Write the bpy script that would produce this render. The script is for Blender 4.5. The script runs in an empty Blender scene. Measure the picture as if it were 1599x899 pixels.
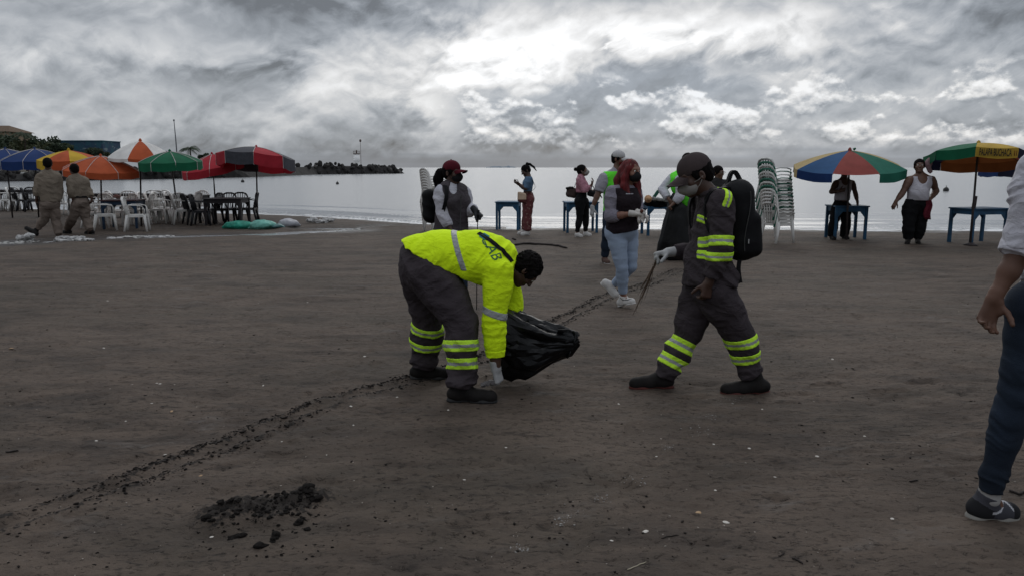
import bpy, bmesh, math, random
import numpy as np
from mathutils import Vector, Matrix
from mathutils.bvhtree import BVHTree
random.seed(7); RNG = np.random.RandomState(7)
scene = bpy.context.scene; COL = scene.collection
# ---------------------------------------------------------------- camera
H = 1.57; FPX = 1155.0; PITCH = math.atan(187.5/FPX)
cam_d = bpy.data.cameras.new('camera'); cam = bpy.data.objects.new('camera', cam_d); COL.objects.link(cam)
cam_d.sensor_width = 36; cam_d.lens = FPX/1599*36; cam_d.clip_start = .05; cam_d.clip_end = 30000
cam.location = (0, 0, H); cam.rotation_euler = (math.pi/2-PITCH, 0, 0); scene.camera = cam
CP, SP = math.cos(PITCH), math.sin(PITCH)
def J(px, py, Y):
    "point at distance Y north of the camera that the photograph shows at px, py"
    a = (px-799.5)/FPX; b = (449.5-py)/FPX
    dx, dy, dz = a, CP+b*SP, -SP+b*CP
    return Vector((dx/dy*Y, Y, H+dz/dy*Y))
def G(px, py, z=0.):
    a = (px-799.5)/FPX; b = (449.5-py)/FPX
    dx, dy, dz = a, CP+b*SP, -SP+b*CP
    t = (z-H)/dz
    return Vector((dx*t, dy*t, z))
def YG(py): return G(800, py).y
# ---------------------------------------------------------------- view, world, sun
scene.view_settings.view_transform = 'Standard'; scene.view_settings.look = 'None'
scene.view_settings.exposure = 0.0; scene.view_settings.gamma = 1
scene.cycles.use_denoising = True
scene.cycles.max_bounces = 6; scene.cycles.diffuse_bounces = 3; scene.cycles.glossy_bounces = 3
SUN_EL, SUN_AZ = math.radians(34), math.radians(9)       # azimuth clockwise from the view direction
sd = bpy.data.lights.new('sun', 'SUN'); sun = bpy.data.objects.new('sun', sd); COL.objects.link(sun)
sd.energy = 0.7; sd.angle = math.radians(40); sd.color = (1, .96, .9)
sun.rotation_euler = Vector((math.sin(SUN_AZ)*math.cos(SUN_EL), math.cos(SUN_AZ)*math.cos(SUN_EL), math.sin(SUN_EL))).to_track_quat('Z', 'Y').to_euler()

class NT:
    "small helper to write node graphs as expressions"
    def __init__(s, tree): s.t = tree; s.n = tree.nodes; s.l = tree.links
    def put(s, sock, v):
        if isinstance(v, E): s.l.new(v.s, sock)
        elif v is not None:
            try: sock.default_value = v
            except Exception:
                sock.default_value = (*v, 1) if len(v) == 3 else v
    def math(s, op, *a, clamp=False):
        n = s.n.new('ShaderNodeMath'); n.operation = op; n.use_clamp = clamp
        for i, v in enumerate(a): s.put(n.inputs[i], v)
        return E(s, n.outputs[0])
    def noise(s, vec, scale=1, detail=2, rough=.5, dist=0, lac=2.0, out=0):
        n = s.n.new('ShaderNodeTexNoise'); s.put(n.inputs['Vector'], vec)
        for k, v in (('Scale', scale), ('Detail', detail), ('Roughness', rough), ('Distortion', dist), ('Lacunarity', lac)): s.put(n.inputs[k], v)
        return E(s, n.outputs[out])
    def voro(s, vec, scale=1, rand=1, out=0):
        n = s.n.new('ShaderNodeTexVoronoi'); s.put(n.inputs['Vector'], vec); s.put(n.inputs['Scale'], scale); s.put(n.inputs['Randomness'], rand)
        return E(s, n.outputs[out])
    def sep(s, v):
        n = s.n.new('ShaderNodeSeparateXYZ'); s.put(n.inputs[0], v); return [E(s, o) for o in n.outputs]
    def comb(s, x, y, z=0.):
        n = s.n.new('ShaderNodeCombineXYZ')
        for i, v in enumerate((x, y, z)): s.put(n.inputs[i], v)
        return E(s, n.outputs[0])
    def step(s, x, a, b, lo=0., hi=1.):
        n = s.n.new('ShaderNodeMapRange'); n.interpolation_type = 'SMOOTHSTEP'
        for i, v in enumerate((x, a, b, lo, hi)): s.put(n.inputs[i], v)
        return E(s, n.outputs[0])
    def lin(s, x, a, b, lo=0., hi=1.):
        n = s.n.new('ShaderNodeMapRange')
        for i, v in enumerate((x, a, b, lo, hi)): s.put(n.inputs[i], v)
        return E(s, n.outputs[0])
    def mix(s, f, a, b, mode='MIX'):
        n = s.n.new('ShaderNodeMix'); n.data_type = 'RGBA'; n.blend_type = mode; n.clamp_factor = True
        s.put(n.inputs[0], f); s.put(n.inputs[6], a); s.put(n.inputs[7], b)
        return E(s, n.outputs[2])
    def gauss(s, A, B, ca, cb, sa, sb, amp):
        d = ((A-ca)*(1/sa))*((A-ca)*(1/sa)) + ((B-cb)*(1/sb))*((B-cb)*(1/sb))
        return s.math('EXPONENT', d*-1.0)*amp
    def coord(s, kind='Object'):
        n = s.n.new('ShaderNodeTexCoord'); return E(s, n.outputs[kind])
    def attr(s, name, out='Fac'):
        n = s.n.new('ShaderNodeAttribute'); n.attribute_name = name; return E(s, n.outputs[out])
    def bump(s, h, strength=.5, dist=.01):
        n = s.n.new('ShaderNodeBump'); s.put(n.inputs['Height'], h); n.inputs['Strength'].default_value = strength; n.inputs['Distance'].default_value = dist
        return E(s, n.outputs[0])
class E:
    def __init__(s, nt, sock): s.nt = nt; s.s = sock
    def __add__(a, b): return a.nt.math('ADD', a, b)
    __radd__ = __add__
    def __sub__(a, b): return a.nt.math('SUBTRACT', a, b)
    def __rsub__(a, b): return a.nt.math('SUBTRACT', b, a)
    def __mul__(a, b): return a.nt.math('MULTIPLY', a, b)
    __rmul__ = __mul__
    def __truediv__(a, b): return a.nt.math('DIVIDE', a, b)

def make_world():
    w = bpy.data.worlds.new('World'); scene.world = w; w.use_nodes = True
    w.cycles.sampling_method = 'MANUAL'; w.cycles.sample_map_resolution = 1024
    t = NT(w.node_tree); w.node_tree.nodes.clear()
    sky = t.n.new('ShaderNodeTexSky'); sky.sky_type = 'NISHITA'; sky.sun_disc = False
    sky.sun_elevation = SUN_EL; sky.sun_rotation = SUN_AZ
    bg1 = t.n.new('ShaderNodeBackground'); t.l.new(sky.outputs[0], bg1.inputs[0]); bg1.inputs[1].default_value = .06
    x, y, z = t.sep(t.coord('Generated'))
    A = t.math('ARCTAN2', x, y)*11.55; B = t.math('ARCSINE', z)*11.55
    # domain warp
    w1 = t.noise(t.comb(A, B*1.4, 3.1), .55, 4, .55) - .5
    w2 = t.noise(t.comb(A, B*1.4, 9.7), .55, 4, .55) - .5
    Aw = A + w1*1.1; Bw = B + w2*.7
    c, s_ = math.cos(math.radians(27)), math.sin(math.radians(27))
    r = Aw*c + Bw*s_; q = Bw*c - Aw*s_
    def ridge(v): return 1. - t.math('ABSOLUTE', v-.5)*2.
    strat = t.noise(t.comb(r*.40, q*1.05, 0.4), .60, 8, .52) - .5
    def billow(dz): return t.noise(t.comb(Aw*.85, (Bw+dz)*1.35, 5.3), .95, 10, .53)
    b0 = billow(0.); b1 = billow(.11); bill = b0 - .5
    relief = (b0-b1)*1.5
    fine = t.noise(t.comb(r*1.1, q*2.6, 7.3), 1.9, 8, .62) - .5
    L = strat*.82 + bill*.40 + relief*.46 + fine*.20 + .315 + t.gauss(A, B, -3.6, 1.1, 3.2, 1.0, .06)
    edge = bill*.9 + strat*.5
    # thin luminous cloud round the hidden sun, darker cloud banks beside it
    Ab = A + edge*3.4 + fine*1.0; Bb = B + edge*1.3 + fine*.35
    L = L + t.gauss(Ab, Bb, 1.9, 1.85, 3.3, .70, .47)+ (relief+fine*.5)*t.gauss(A, B, 1.9, 1.8, 4., .9, .8) + t.gauss(Ab, Bb, -.1, 1.75, .8, .33, .36) + t.gauss(Ab, Bb, -1.0, .95, .55, .42, .30)
    L = L + t.gauss(Ab, Bb, 3.1, 1.98, 1.3, .16, .25) + t.gauss(Ab, Bb, -4.9, 1.7, 1.0, .35, .13) + t.gauss(Ab, Bb, -2.9, 1.35, 1.3, .5, .15) + t.gauss(Ab, Bb, -5.2, .8, 1.5, .3, .06)
    L = L - t.gauss(Ab, Bb, 6.1, 1.95, 2.3, .7, .19) - t.gauss(Ab, Bb, 1.7, 2.75, 1.9, .22, .34) - t.gauss(Ab, Bb, 3.5, 1.52, .7, .12, .26) - t.gauss(Ab, Bb, 1.25, 1.70, .22, .12, .30)
    L = L - t.gauss(Ab, Bb, -6.2, 2.35, 2.0, .5, .13) - t.gauss(Ab, Bb, -3.0, 2.3, 1.6, .4, .12) - t.gauss(Ab, Bb, -4.3, 1.15, .7, .22, .10) - t.gauss(Ab, Bb, -6.2, 1.2, 1.0, .3, .08) - t.gauss(Ab, Bb, -.4, 2.7, .5, .35, .15)
    rightw = t.step(A, -1.6, -.2)
    # blue-grey gap under the bright cloud
    gap = t.math('MAXIMUM', t.gauss(Ab, Bb, 2.2, 1.16, 2.0, .22, 1.1), t.gauss(Ab, Bb, 1.6, .90, 3.2, .42, .8))*rightw
    gap = t.math('MULTIPLY', gap, 1.0, clamp=True)
    L = t.math('MAXIMUM', L, .16)
    Lg = t.mix(gap, L, .335+fine*.20+relief*.12)
    # cumulus banks low over the sea: lit tops, grey soft bases
    def cum(dz, sc=1.): return t.noise(t.comb((A + w1*.3)*sc, ((B+dz)*1.5 + w2*.25)*sc, 2.2+sc), 1.3, 10, .55)
    n0 = cum(0.); n1 = cum(.07); big = t.noise(t.comb(A*.5, B*1.0, 8.8), 1.1, 3, .5)-.5
    win = t.gauss(A, B, 1.6, .50, 5.0, .34, .16)*rightw + t.gauss(A, B, 4.2, .92, 1.7, .16, .13) + t.gauss(A, B, 2.1, .96, .55, .14, .14) + t.gauss(A, B, -.2, .42, .9, .26, .10) + t.gauss(A, B, 5.4, .42, 2., .22, .06) + t.gauss(A, B, 1.4, 1.02, .3, .08, .09) + big*.10
    cv = t.step(n0 + win, .56, .66)*t.step(B, .14, .45)*t.step(B, 1.5, 1.15)*t.step(A, -2.0, -.6)
    shade = t.math('MULTIPLY_ADD', n0-n1, 3.3, .47) + (n0-.5)*.8 + fine*.16
    shade = shade + t.gauss(A, B, 3.9, 1.0, 2.6, .22, .17) + t.gauss(A, B, 1.3, 1.0, 1.4, .2, .14) - t.step(B, .7, .25)*.05
    shade = t.math('MINIMUM', t.math('MAXIMUM', shade, .25), .88)
    Lc = t.mix(cv*.92, Lg, shade)
    # bands of far cloud and clear grey air just over the horizon
    strip = t.noise(t.comb(A*.25, B*5., 1.2), 1.3, 4, .5)
    hz = t.step(B + strip*.3, .46, .20)*.85
    Lh = .185 + strip*.13 + t.gauss(A, B, -2., .2, 3, .3, .0)
    Lc = t.mix(hz, Lc, Lh)
    Lc = Lc - t.gauss(A, B, -2.0, .26, 1.5, .22, .09)
    Lc = t.math('MAXIMUM', t.math('MULTIPLY_ADD', Lc-.36, 1.14, .405), .16)
    over = 1. + t.math('MAXIMUM', z-.2, 0.)*2.4
    bl = t.math('MULTIPLY', t.step(Lc, .78, .26)*.85 + hz*.5 + gap*.3, 1.0, clamp=True)
    colr = t.mix(bl, (.985, .99, 1.0), (.845, .94, 1.075))
    colr = t.mix(t.step(A, -1.5, -5)*t.step(B, .2, .7)*.25, colr, (.95, .98, 1.02))
    rr, gg, bb = t.sep(colr)
    LL = t.math('MINIMUM', Lc*over, 1.5)
    fin = t.comb(rr*LL, gg*LL, bb*LL)
    bg2 = t.n.new('ShaderNodeBackground'); t.l.new(fin.s, bg2.inputs[0]); bg2.inputs[1].default_value = 1.0
    mx = t.n.new('ShaderNodeMixShader'); mx.inputs[0].default_value = .94
    t.l.new(bg1.outputs[0], mx.inputs[1]); t.l.new(bg2.outputs[0], mx.inputs[2])
    out = t.n.new('ShaderNodeOutputWorld'); t.l.new(mx.outputs[0], out.inputs[0])
make_world()

# ---------------------------------------------------------------- materials
MATS = {}
def mat(name, col, rough=.85, var=.15, vscale=6, bump=.0, bscale=60, spec=.3, metal=0., stretch=(1,1,1), trans=0., col2=None, coord='Object', sheen=0., fold=0.):
    if name in MATS: return MATS[name]
    m = bpy.data.materials.new(name); m.use_nodes = True; MATS[name] = m
    t = NT(m.node_tree); b = t.n['Principled BSDF']
    P = t.coord(coord)
    mp = t.n.new('ShaderNodeMapping'); t.l.new(P.s, mp.inputs[0]); mp.inputs['Scale'].default_value = stretch; P = E(t, mp.outputs[0])
    n = t.noise(P, vscale, 5, .6)
    a = [c*(1-var) for c in col]; c2 = col2 or [min(1, c*(1+var)) for c in col]
    cc = t.mix(t.step(n, .3, .7), (*a, 1), (*c2, 1))
    t.put(b.inputs['Base Color'], cc)
    b.inputs['Roughness'].default_value = rough; b.inputs['Specular IOR Level'].default_value = spec; b.inputs['Metallic'].default_value = metal
    if sheen: b.inputs['Sheen Weight'].default_value = sheen
    if bump:
        nb = t.bump(t.noise(P, bscale, 4, .6), bump, .01)
        if fold:
            x, y, z = t.sep(P); Q = t.comb(x+z*.35, y, z*1.5-x*.3)
            r1 = 1.-t.math('ABSOLUTE', t.noise(Q, 5.5, 2, .5, .8)-.5)*5.; r2 = 1.-t.math('ABSOLUTE', t.noise(Q, 12, 2, .5, .6)-.5)*5.
            h = t.math('MAXIMUM', r1, 0.)+t.math('MAXIMUM', r2, 0.)*.45
            n2 = t.n.new('ShaderNodeBump'); t.put(n2.inputs['Height'], h); n2.inputs['Strength'].default_value = fold; n2.inputs['Distance'].default_value = .022; t.l.new(nb.s, n2.inputs['Normal']); nb = E(t, n2.outputs[0])
        t.put(b.inputs['Normal'], nb)
    if trans:
        tr = t.n.new('ShaderNodeBsdfTranslucent'); t.put(tr.inputs[0], cc)
        mx = t.n.new('ShaderNodeMixShader'); mx.inputs[0].default_value = trans
        t.l.new(b.outputs[0], mx.inputs[1]); t.l.new(tr.outputs[0], mx.inputs[2]); t.l.new(mx.outputs[0], t.n['Material Output'].inputs[0])
    return m

# ---------------------------------------------------------------- object helpers
def tag(o, label=None, cat=None, group=None, kind=None):
    if label: o['label'] = label
    if cat: o['category'] = cat
    if group: o['group'] = group
    if kind: o['kind'] = kind
    return o
def thing(name, label, cat, loc=(0,0,0), rz=0, group=None):
    o = bpy.data.objects.new(name, None); COL.objects.link(o); o.empty_display_size = .2
    o.location = loc; o.rotation_euler = (0, 0, rz)
    return tag(o, label, cat, group)
def mesh_obj(name, verts, faces, mats, parent=None, smooth=True, mi=None, local=None):
    me = bpy.data.meshes.new(name)
    v = np.asarray(verts, dtype=np.float32).reshape(-1, 3)
    if local is not None: v = v - np.asarray(local, dtype=np.float32)
    if isinstance(faces, np.ndarray):
        nf, k = faces.shape
        me.vertices.add(len(v)); me.vertices.foreach_set('co', v.ravel())
        me.loops.add(nf*k); me.loops.foreach_set('vertex_index', faces.ravel().astype(np.int32))
        me.polygons.add(nf); me.polygons.foreach_set('loop_start', np.arange(nf, dtype=np.int32)*k)
        me.update(calc_edges=True)
    else:
        me.from_pydata([tuple(map(float, p)) for p in v], [], faces)
    if not isinstance(mats, (list, tuple)): mats = [mats]
    for m in mats: me.materials.append(m)
    if mi is not None: me.polygons.foreach_set('material_index', np.asarray(mi, dtype=np.int32))
    if smooth: me.polygons.foreach_set('use_smooth', np.ones(len(me.polygons), dtype=bool))
    me.validate(); me.update()
    o = bpy.data.objects.new(name, me); COL.objects.link(o)
    if parent is not None: o.parent = parent
    return o
def copy_tree(o, parent=None):
    c = o.copy(); COL.objects.link(c)
    if parent is not None: c.parent = parent
    for ch in list(o.children): copy_tree(ch, c)
    return c
class MB:
    def __init__(s): s.v = []; s.f = []; s.m = []
    def add(s, vs, fs, mi=0):
        k = len(s.v); s.v += [tuple(p) for p in vs]; s.f += [tuple(i+k for i in f) for f in fs]; s.m += [mi]*len(fs); return s
    def box(s, lo, hi, mi=0, M=None, taper=1.):
        x0, y0, z0 = lo; x1, y1, z1 = hi; cx, cy = (x0+x1)/2, (y0+y1)/2
        vs = [Vector(p) for p in ((x0,y0,z0),(x1,y0,z0),(x1,y1,z0),(x0,y1,z0),(x0,y0,z1),(x1,y0,z1),(x1,y1,z1),(x0,y1,z1))]
        for i in range(4): vs[i] = Vector((cx+(vs[i].x-cx)*taper, cy+(vs[i].y-cy)*taper, vs[i].z))
        if M is not None: vs = [M @ p for p in vs]
        return s.add(vs, [(0,3,2,1),(4,5,6,7),(0,1,5,4),(1,2,6,5),(2,3,7,6),(3,0,4,7)], mi)
    def tube(s, pts, rad, n=8, mi=0, flat=1., up=Vector((0,0,1)), caps=True):
        pts = [Vector(p) for p in pts]; L = len(pts)
        rad = [rad]*L if not hasattr(rad, '__len__') else rad
        vs = []
        for i, p in enumerate(pts):
            d = (pts[min(i+1, L-1)]-pts[max(i-1, 0)]).normalized()
            u = up if abs(d.dot(up)) < .95 else Vector((1,0,0))
            a = d.cross(u).normalized(); b = a.cross(d).normalized()
            for k in range(n):
                th = 2*math.pi*k/n
                vs.append(p + a*math.cos(th)*rad[i] + b*math.sin(th)*rad[i]*flat)
        fs = [(i*n+k, i*n+(k+1)%n, (i+1)*n+(k+1)%n, (i+1)*n+k) for i in range(L-1) for k in range(n)]
        if caps: fs += [tuple(range(n-1, -1, -1)), tuple((L-1)*n+k for k in range(n))]
        return s.add(vs, fs, mi)
    def build(s, name, mats, parent=None, smooth=False, bevel=0):
        o = mesh_obj(name, s.v, s.f, mats, parent, smooth, s.m)
        if bevel:
            b = o.modifiers.new('bevel', 'BEVEL'); b.width = bevel; b.segments = 2; b.limit_method = 'ANGLE'
        return o

# ---------------------------------------------------------------- noise in numpy
_T = RNG.rand(32, 32, 32).astype(np.float32)
def vnoise(x, y, z):
    xi, yi, zi = np.floor(x), np.floor(y), np.floor(z)
    fx, fy, fz = x-xi, y-yi, z-zi
    fx, fy, fz = fx*fx*(3-2*fx), fy*fy*(3-2*fy), fz*fz*(3-2*fz)
    xi, yi, zi = xi.astype(np.int32) & 31, yi.astype(np.int32) & 31, zi.astype(np.int32) & 31
    x1, y1, z1 = (xi+1) & 31, (yi+1) & 31, (zi+1) & 31
    a = _T[xi,yi,zi]*(1-fx)+_T[x1,yi,zi]*fx; b = _T[xi,y1,zi]*(1-fx)+_T[x1,y1,zi]*fx
    c = _T[xi,yi,z1]*(1-fx)+_T[x1,yi,z1]*fx; d = _T[xi,y1,z1]*(1-fx)+_T[x1,y1,z1]*fx
    return ((a*(1-fy)+b*fy)*(1-fz)+(c*(1-fy)+d*fy)*fz)*2-1
def fbm(x, y, z, oct=3, g=.5):
    r = 0; a = 1.
    for i in range(oct):
        r = r + a*vnoise(x+i*7.3, y+i*3.1, z+i*11.7); a *= g; x, y, z = x*2.03, y*2.03, z*2.03
    return r

# ---------------------------------------------------------------- signed distance bodies -> one continuous mesh
def nv(p): return np.array(p, dtype=np.float32)
def unit(v): v = nv(v); return v/(np.linalg.norm(v)+1e-9)
class SDF:
    def __init__(s): s.p = []; s.cuts = []
    def add_from(s, o): s.p += o.p; return s
    def cap(s, a, b, ra, rb=None, k=.02, sq=None, flat=None):
        rb = ra if rb is None else rb
        s.p.append(('c', nv(a), nv(b), ra, rb, k, None if sq is None else (unit(sq[0]), sq[1]), flat)); return s
    def chain(s, pts, rs, k=.02, sq=None, flat_end=False, flat_start=False):
        for i in range(len(pts)-1):
            fl = None
            if flat_end and i == len(pts)-2: fl = 'b'
            if flat_start and i == 0: fl = 'a' if fl is None else 'ab'
            s.cap(pts[i], pts[i+1], rs[i], rs[i+1], k, sq, fl)
        return s
    def ell(s, c, r, ax=None, k=.02, sub=False, h=(0,0,0)):
        ax = np.eye(3, dtype=np.float32) if ax is None else np.array([unit(a) for a in ax], dtype=np.float32)
        s.p.append(('e-' if sub else 'e', nv(c), nv(r), ax, k)); return s
    def box(s, c, h, ax=None, r=.02, k=.01):
        ax = np.eye(3, dtype=np.float32) if ax is None else np.array([unit(a) for a in ax], dtype=np.float32)
        s.p.append(('b', nv(c), nv(h), ax, r, k)); return s
    def cutnow(s, pt, n): s.p.append(('x', nv(pt), unit(n))); return s
    def cut(s, pt, n): s.cuts.append((nv(pt), unit(n))); return s
    def pb(s, p):
        if p[0] == 'c':
            m = max(p[3], p[4])*(1. if not p[6] else max(1., p[6][1]))
            return np.minimum(p[1], p[2])-m, np.maximum(p[1], p[2])+m
        if p[0] == 'b': m = np.linalg.norm(p[2])+p[4]
        else: m = np.abs(p[3].T*p[2]).sum(1) if True else p[2].max()
        return p[1]-m, p[1]+m
    def mesh(s, name, vox, mats, parent=None, disp=None, off=0., bounds=None, matfn=None, local=None, clip=None):
        lo = np.min([s.pb(p)[0] for p in s.p if p[0] not in ('e-','x')], 0)-off-vox*3-.02; hi = np.max([s.pb(p)[1] for p in s.p if p[0] not in ('e-','x')], 0)+off+vox*3+.02
        if bounds is not None: lo = np.maximum(lo, nv(bounds[0])); hi = np.minimum(hi, nv(bounds[1]))
        N = np.maximum(np.ceil((hi-lo)/vox).astype(int)+1, 4)
        ax = [lo[i]+vox*np.arange(N[i], dtype=np.float32) for i in range(3)]
        D = np.full(N, .3, dtype=np.float32)
        for p in s.p:
            if p[0] == 'x':
                pt, n = p[1], p[2]
                np.maximum(D, (ax[0][:, None, None]-pt[0])*n[0]+(ax[1][None, :, None]-pt[1])*n[1]+(ax[2][None, None, :]-pt[2])*n[2]-off, out=D); continue
            pl, ph = s.pb(p); k = p[5] if p[0] in 'cb' else p[4]
            mg = k+off+vox*2+.012
            i0 = np.maximum(np.floor((pl-mg-lo)/vox).astype(int), 0); i1 = np.minimum(np.ceil((ph+mg-lo)/vox).astype(int)+1, N)
            if (i1 <= i0).any(): continue
            sl = tuple(slice(a, b) for a, b in zip(i0, i1))
            X = ax[0][sl[0]][:, None, None]; Y = ax[1][sl[1]][None, :, None]; Z = ax[2][sl[2]][None, None, :]
            if p[0] == 'c':
                a, b, ra, rb, k, sq, fl = p[1:]
                x, y, z = X-a[0], Y-a[1], Z-a[2]; ba = b-a
                if sq:
                    n, f = sq; e = (1/f-1)
                    dn = x*n[0]+y*n[1]+z*n[2]
                    x, y, z = x+dn*n[0]*e, y+dn*n[1]*e, z+dn*n[2]*e
                    ba = ba+n*float(ba@n)*e
                L2 = float(ba@ba)+1e-9
                tt = (x*ba[0]+y*ba[1]+z*ba[2])/L2; t = np.clip(tt, 0, 1)
                d = np.sqrt((x-t*ba[0])**2+(y-t*ba[1])**2+(z-t*ba[2])**2)-(ra+(rb-ra)*t)-off
                if fl:
                    if 'b' in fl: d = np.maximum(d, (tt-1)*math.sqrt(L2))
                    if 'a' in fl: d = np.maximum(d, -tt*math.sqrt(L2))
            elif p[0] == 'b':
                c, h, A, r, k = p[1:]
                x, y, z = X-c[0], Y-c[1], Z-c[2]
                q = [np.abs(x*A[i][0]+y*A[i][1]+z*A[i][2])-(h[i]-r) for i in range(3)]
                d = np.sqrt(sum(np.maximum(v, 0)**2 for v in q))+np.minimum(np.maximum(np.maximum(q[0], q[1]), q[2]), 0)-r-off
            else:
                c, r, A, k = p[1:]
                x, y, z = X-c[0], Y-c[1], Z-c[2]; ro = r+(off if p[0] == 'e' else -off)
                q = [(x*A[i][0]+y*A[i][1]+z*A[i][2])/ro[i] for i in range(3)]
                k0 = np.sqrt(q[0]**2+q[1]**2+q[2]**2)
                k1 = np.sqrt((q[0]/ro[0])**2+(q[1]/ro[1])**2+(q[2]/ro[2])**2)+1e-6
                d = k0*(k0-1)/k1
            C = D[sl]
            if p[0] == 'e-':
                h = np.maximum(k-np.abs(C+d), 0)/k; D[sl] = np.maximum(C, -d)+h*h*k*.25
            else:
                h = np.maximum(k-np.abs(C-d), 0)/k; D[sl] = np.minimum(C, d)-h*h*k*.25
        cuts = s.cuts+(clip or [])
        if disp is not None or cuts:
            idx = np.nonzero(D < .05)
            P = [ax[i][idx[i]] for i in range(3)]; dv = D[idx]
            if disp is not None: dv = dv+disp(*P)
            for pt, n in cuts:
                n = unit(n); pt = nv(pt)
                dv = np.maximum(dv, (P[0]-pt[0])*n[0]+(P[1]-pt[1])*n[1]+(P[2]-pt[2])*n[2])
            D[idx] = dv
        for i in range(3):
            e = [slice(None)]*3; e[i] = 0; D[tuple(e)] = np.maximum(D[tuple(e)], .001); e[i] = -1; D[tuple(e)] = np.maximum(D[tuple(e)], .001)
        V, F = surface_nets(D, lo, vox)
        mi = None
        if len(F) == 0: V = np.zeros((3, 3)); F = np.array([[0, 1, 2, 2]])
        if matfn is not None:
            C = V[F].mean(1); mi = matfn(C)
        return mesh_obj(name, V, F, mats, parent, True, mi, local)
def surface_nets(D, lo, vox):
    S = D < 0
    c = S[:-1,:-1,:-1].astype(np.int8)
    for i in (0,1):
        for j in (0,1):
            for k in (0,1):
                if i+j+k: c = c+S[i:S.shape[0]-1+i, j:S.shape[1]-1+j, k:S.shape[2]-1+k]
    act = (c > 0) & (c < 8); idx = np.nonzero(act); n = len(idx[0])
    if n == 0: return np.zeros((0,3)), np.zeros((0,4), int)
    cid = np.full(act.shape, -1, dtype=np.int32); cid[idx] = np.arange(n)
    cor = {}
    for i in (0,1):
        for j in (0,1):
            for k in (0,1): cor[i,j,k] = D[idx[0]+i, idx[1]+j, idx[2]+k]
    acc = np.zeros((n,3), dtype=np.float32); cnt = np.zeros(n, dtype=np.float32)
    for a in range(3):
        o = [x for x in range(3) if x != a]
        for u in (0,1):
            for v in (0,1):
                p0 = [0,0,0]; p0[o[0]] = u; p0[o[1]] = v; p1 = list(p0); p1[a] = 1
                d0, d1 = cor[tuple(p0)], cor[tuple(p1)]; m = (d0 < 0) != (d1 < 0)
                t = np.where(m, d0/(d0-d1+1e-12), 0)
                acc[:, o[0]] += m*u; acc[:, o[1]] += m*v; acc[:, a] += m*t; cnt += m
    V = (acc/cnt[:, None]+np.stack(idx, 1))*vox+lo
    F = []
    for a in range(3):
        o = [(a+1) % 3, (a+2) % 3]
        sl0 = [slice(None)]*3; sl1 = [slice(None)]*3; sl0[a] = slice(0, -1); sl1[a] = slice(1, None)
        for x in o: sl0[x] = slice(1, -1); sl1[x] = slice(1, -1)
        s0, s1 = S[tuple(sl0)], S[tuple(sl1)]
        e = np.nonzero(s0 != s1)
        if not len(e[0]): continue
        g = [e[0].copy(), e[1].copy(), e[2].copy()]
        for x in o: g[x] = g[x]+1
        def cell(du, dv):
            q = [g[0].copy(), g[1].copy(), g[2].copy()]; q[o[0]] = q[o[0]]-du; q[o[1]] = q[o[1]]-dv
            return cid[q[0], q[1], q[2]]
        quad = np.stack([cell(1,1), cell(0,1), cell(0,0), cell(1,0)], 1)
        fl = ~s0[e]; quad[fl] = quad[fl][:, ::-1]
        F.append(quad)
    F = np.concatenate(F); F = F[(F >= 0).all(1)]
    return V, F
# ================================================================ THE SETTING
SHORE_PX = [(-400,321),(0,326),(300,331),(440,336),(560,343),(640,349),(800,357),(1100,358.5),(1350,360),(1599,361),(2000,361)]
_su = []; _sy = []
for a, b in SHORE_PX:
    g = G(a, b, -.05); _su.append(g.x/g.y); _sy.append(g.y)
_su = np.array(_su); _sy = np.array(_sy)
def shoreY(x, y):
    u = x/np.maximum(y, 3.)
    return np.interp(u, _su, _sy)+.25*vnoise(x*.35, x*0+1.5, x*0)+.12*vnoise(x*1.3, x*0+4.5, x*0)
def polydist(x, y, pts):
    "distance to a polyline, and the signed side"
    best = np.full(np.shape(x), 1e9); side = np.zeros(np.shape(x))
    for (ax, ay), (bx, by) in zip(pts[:-1], pts[1:]):
        dx, dy = bx-ax, by-ay; t = np.clip(((x-ax)*dx+(y-ay)*dy)/(dx*dx+dy*dy), 0, 1)
        ex, ey = x-ax-t*dx, y-ay-t*dy; d = np.hypot(ex, ey); s = np.sign(dx*ey-dy*ex)
        m = d < best; best = np.where(m, d, best); side = np.where(m, s, side)
    return best, side
def gpts(l): return [tuple(G(a, b).xy) for a, b in l]
TRACK = gpts([(-120,850),(60,800),(200,752),(330,702),(440,655),(540,620),(640,595),(760,560),(870,505),(950,462),(1010,445),(1063,420)])
STREAM = gpts([(-260,392),(-60,381),(60,377.5),(140,373),(240,369),(330,367.5),(430,364),(500,360.5),(560,358.5)])
BANK = gpts([(470,357),(540,355.5),(620,352.5),(700,351),(760,352)])
MOUND = [tuple(G(a, b).xy) for a, b in ((350,800),(380,790),(440,790),(480,775))]
FOOT = []
_R = random.Random(21)
def trail(x, y, a, n, s):
    for i in range(n):
        x += math.cos(a)*.36; y += math.sin(a)*.36; a += _R.uniform(-.06, .06); sd = .10 if i % 2 else -.10
        FOOT.append((x-math.sin(a)*sd, y+math.cos(a)*sd, a+_R.uniform(-.15,.15), s*_R.uniform(.5,1.1)))
for _i in range(32):
    _g = G(_R.uniform(-100, 1700), 400+480*_R.random()**1.3); trail(_g.x, _g.y, _R.uniform(0, 6.28), _R.randint(4, 12), _R.uniform(.3, .9))
trail(3.4, 5.2, math.pi, 6, 1.2)
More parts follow.
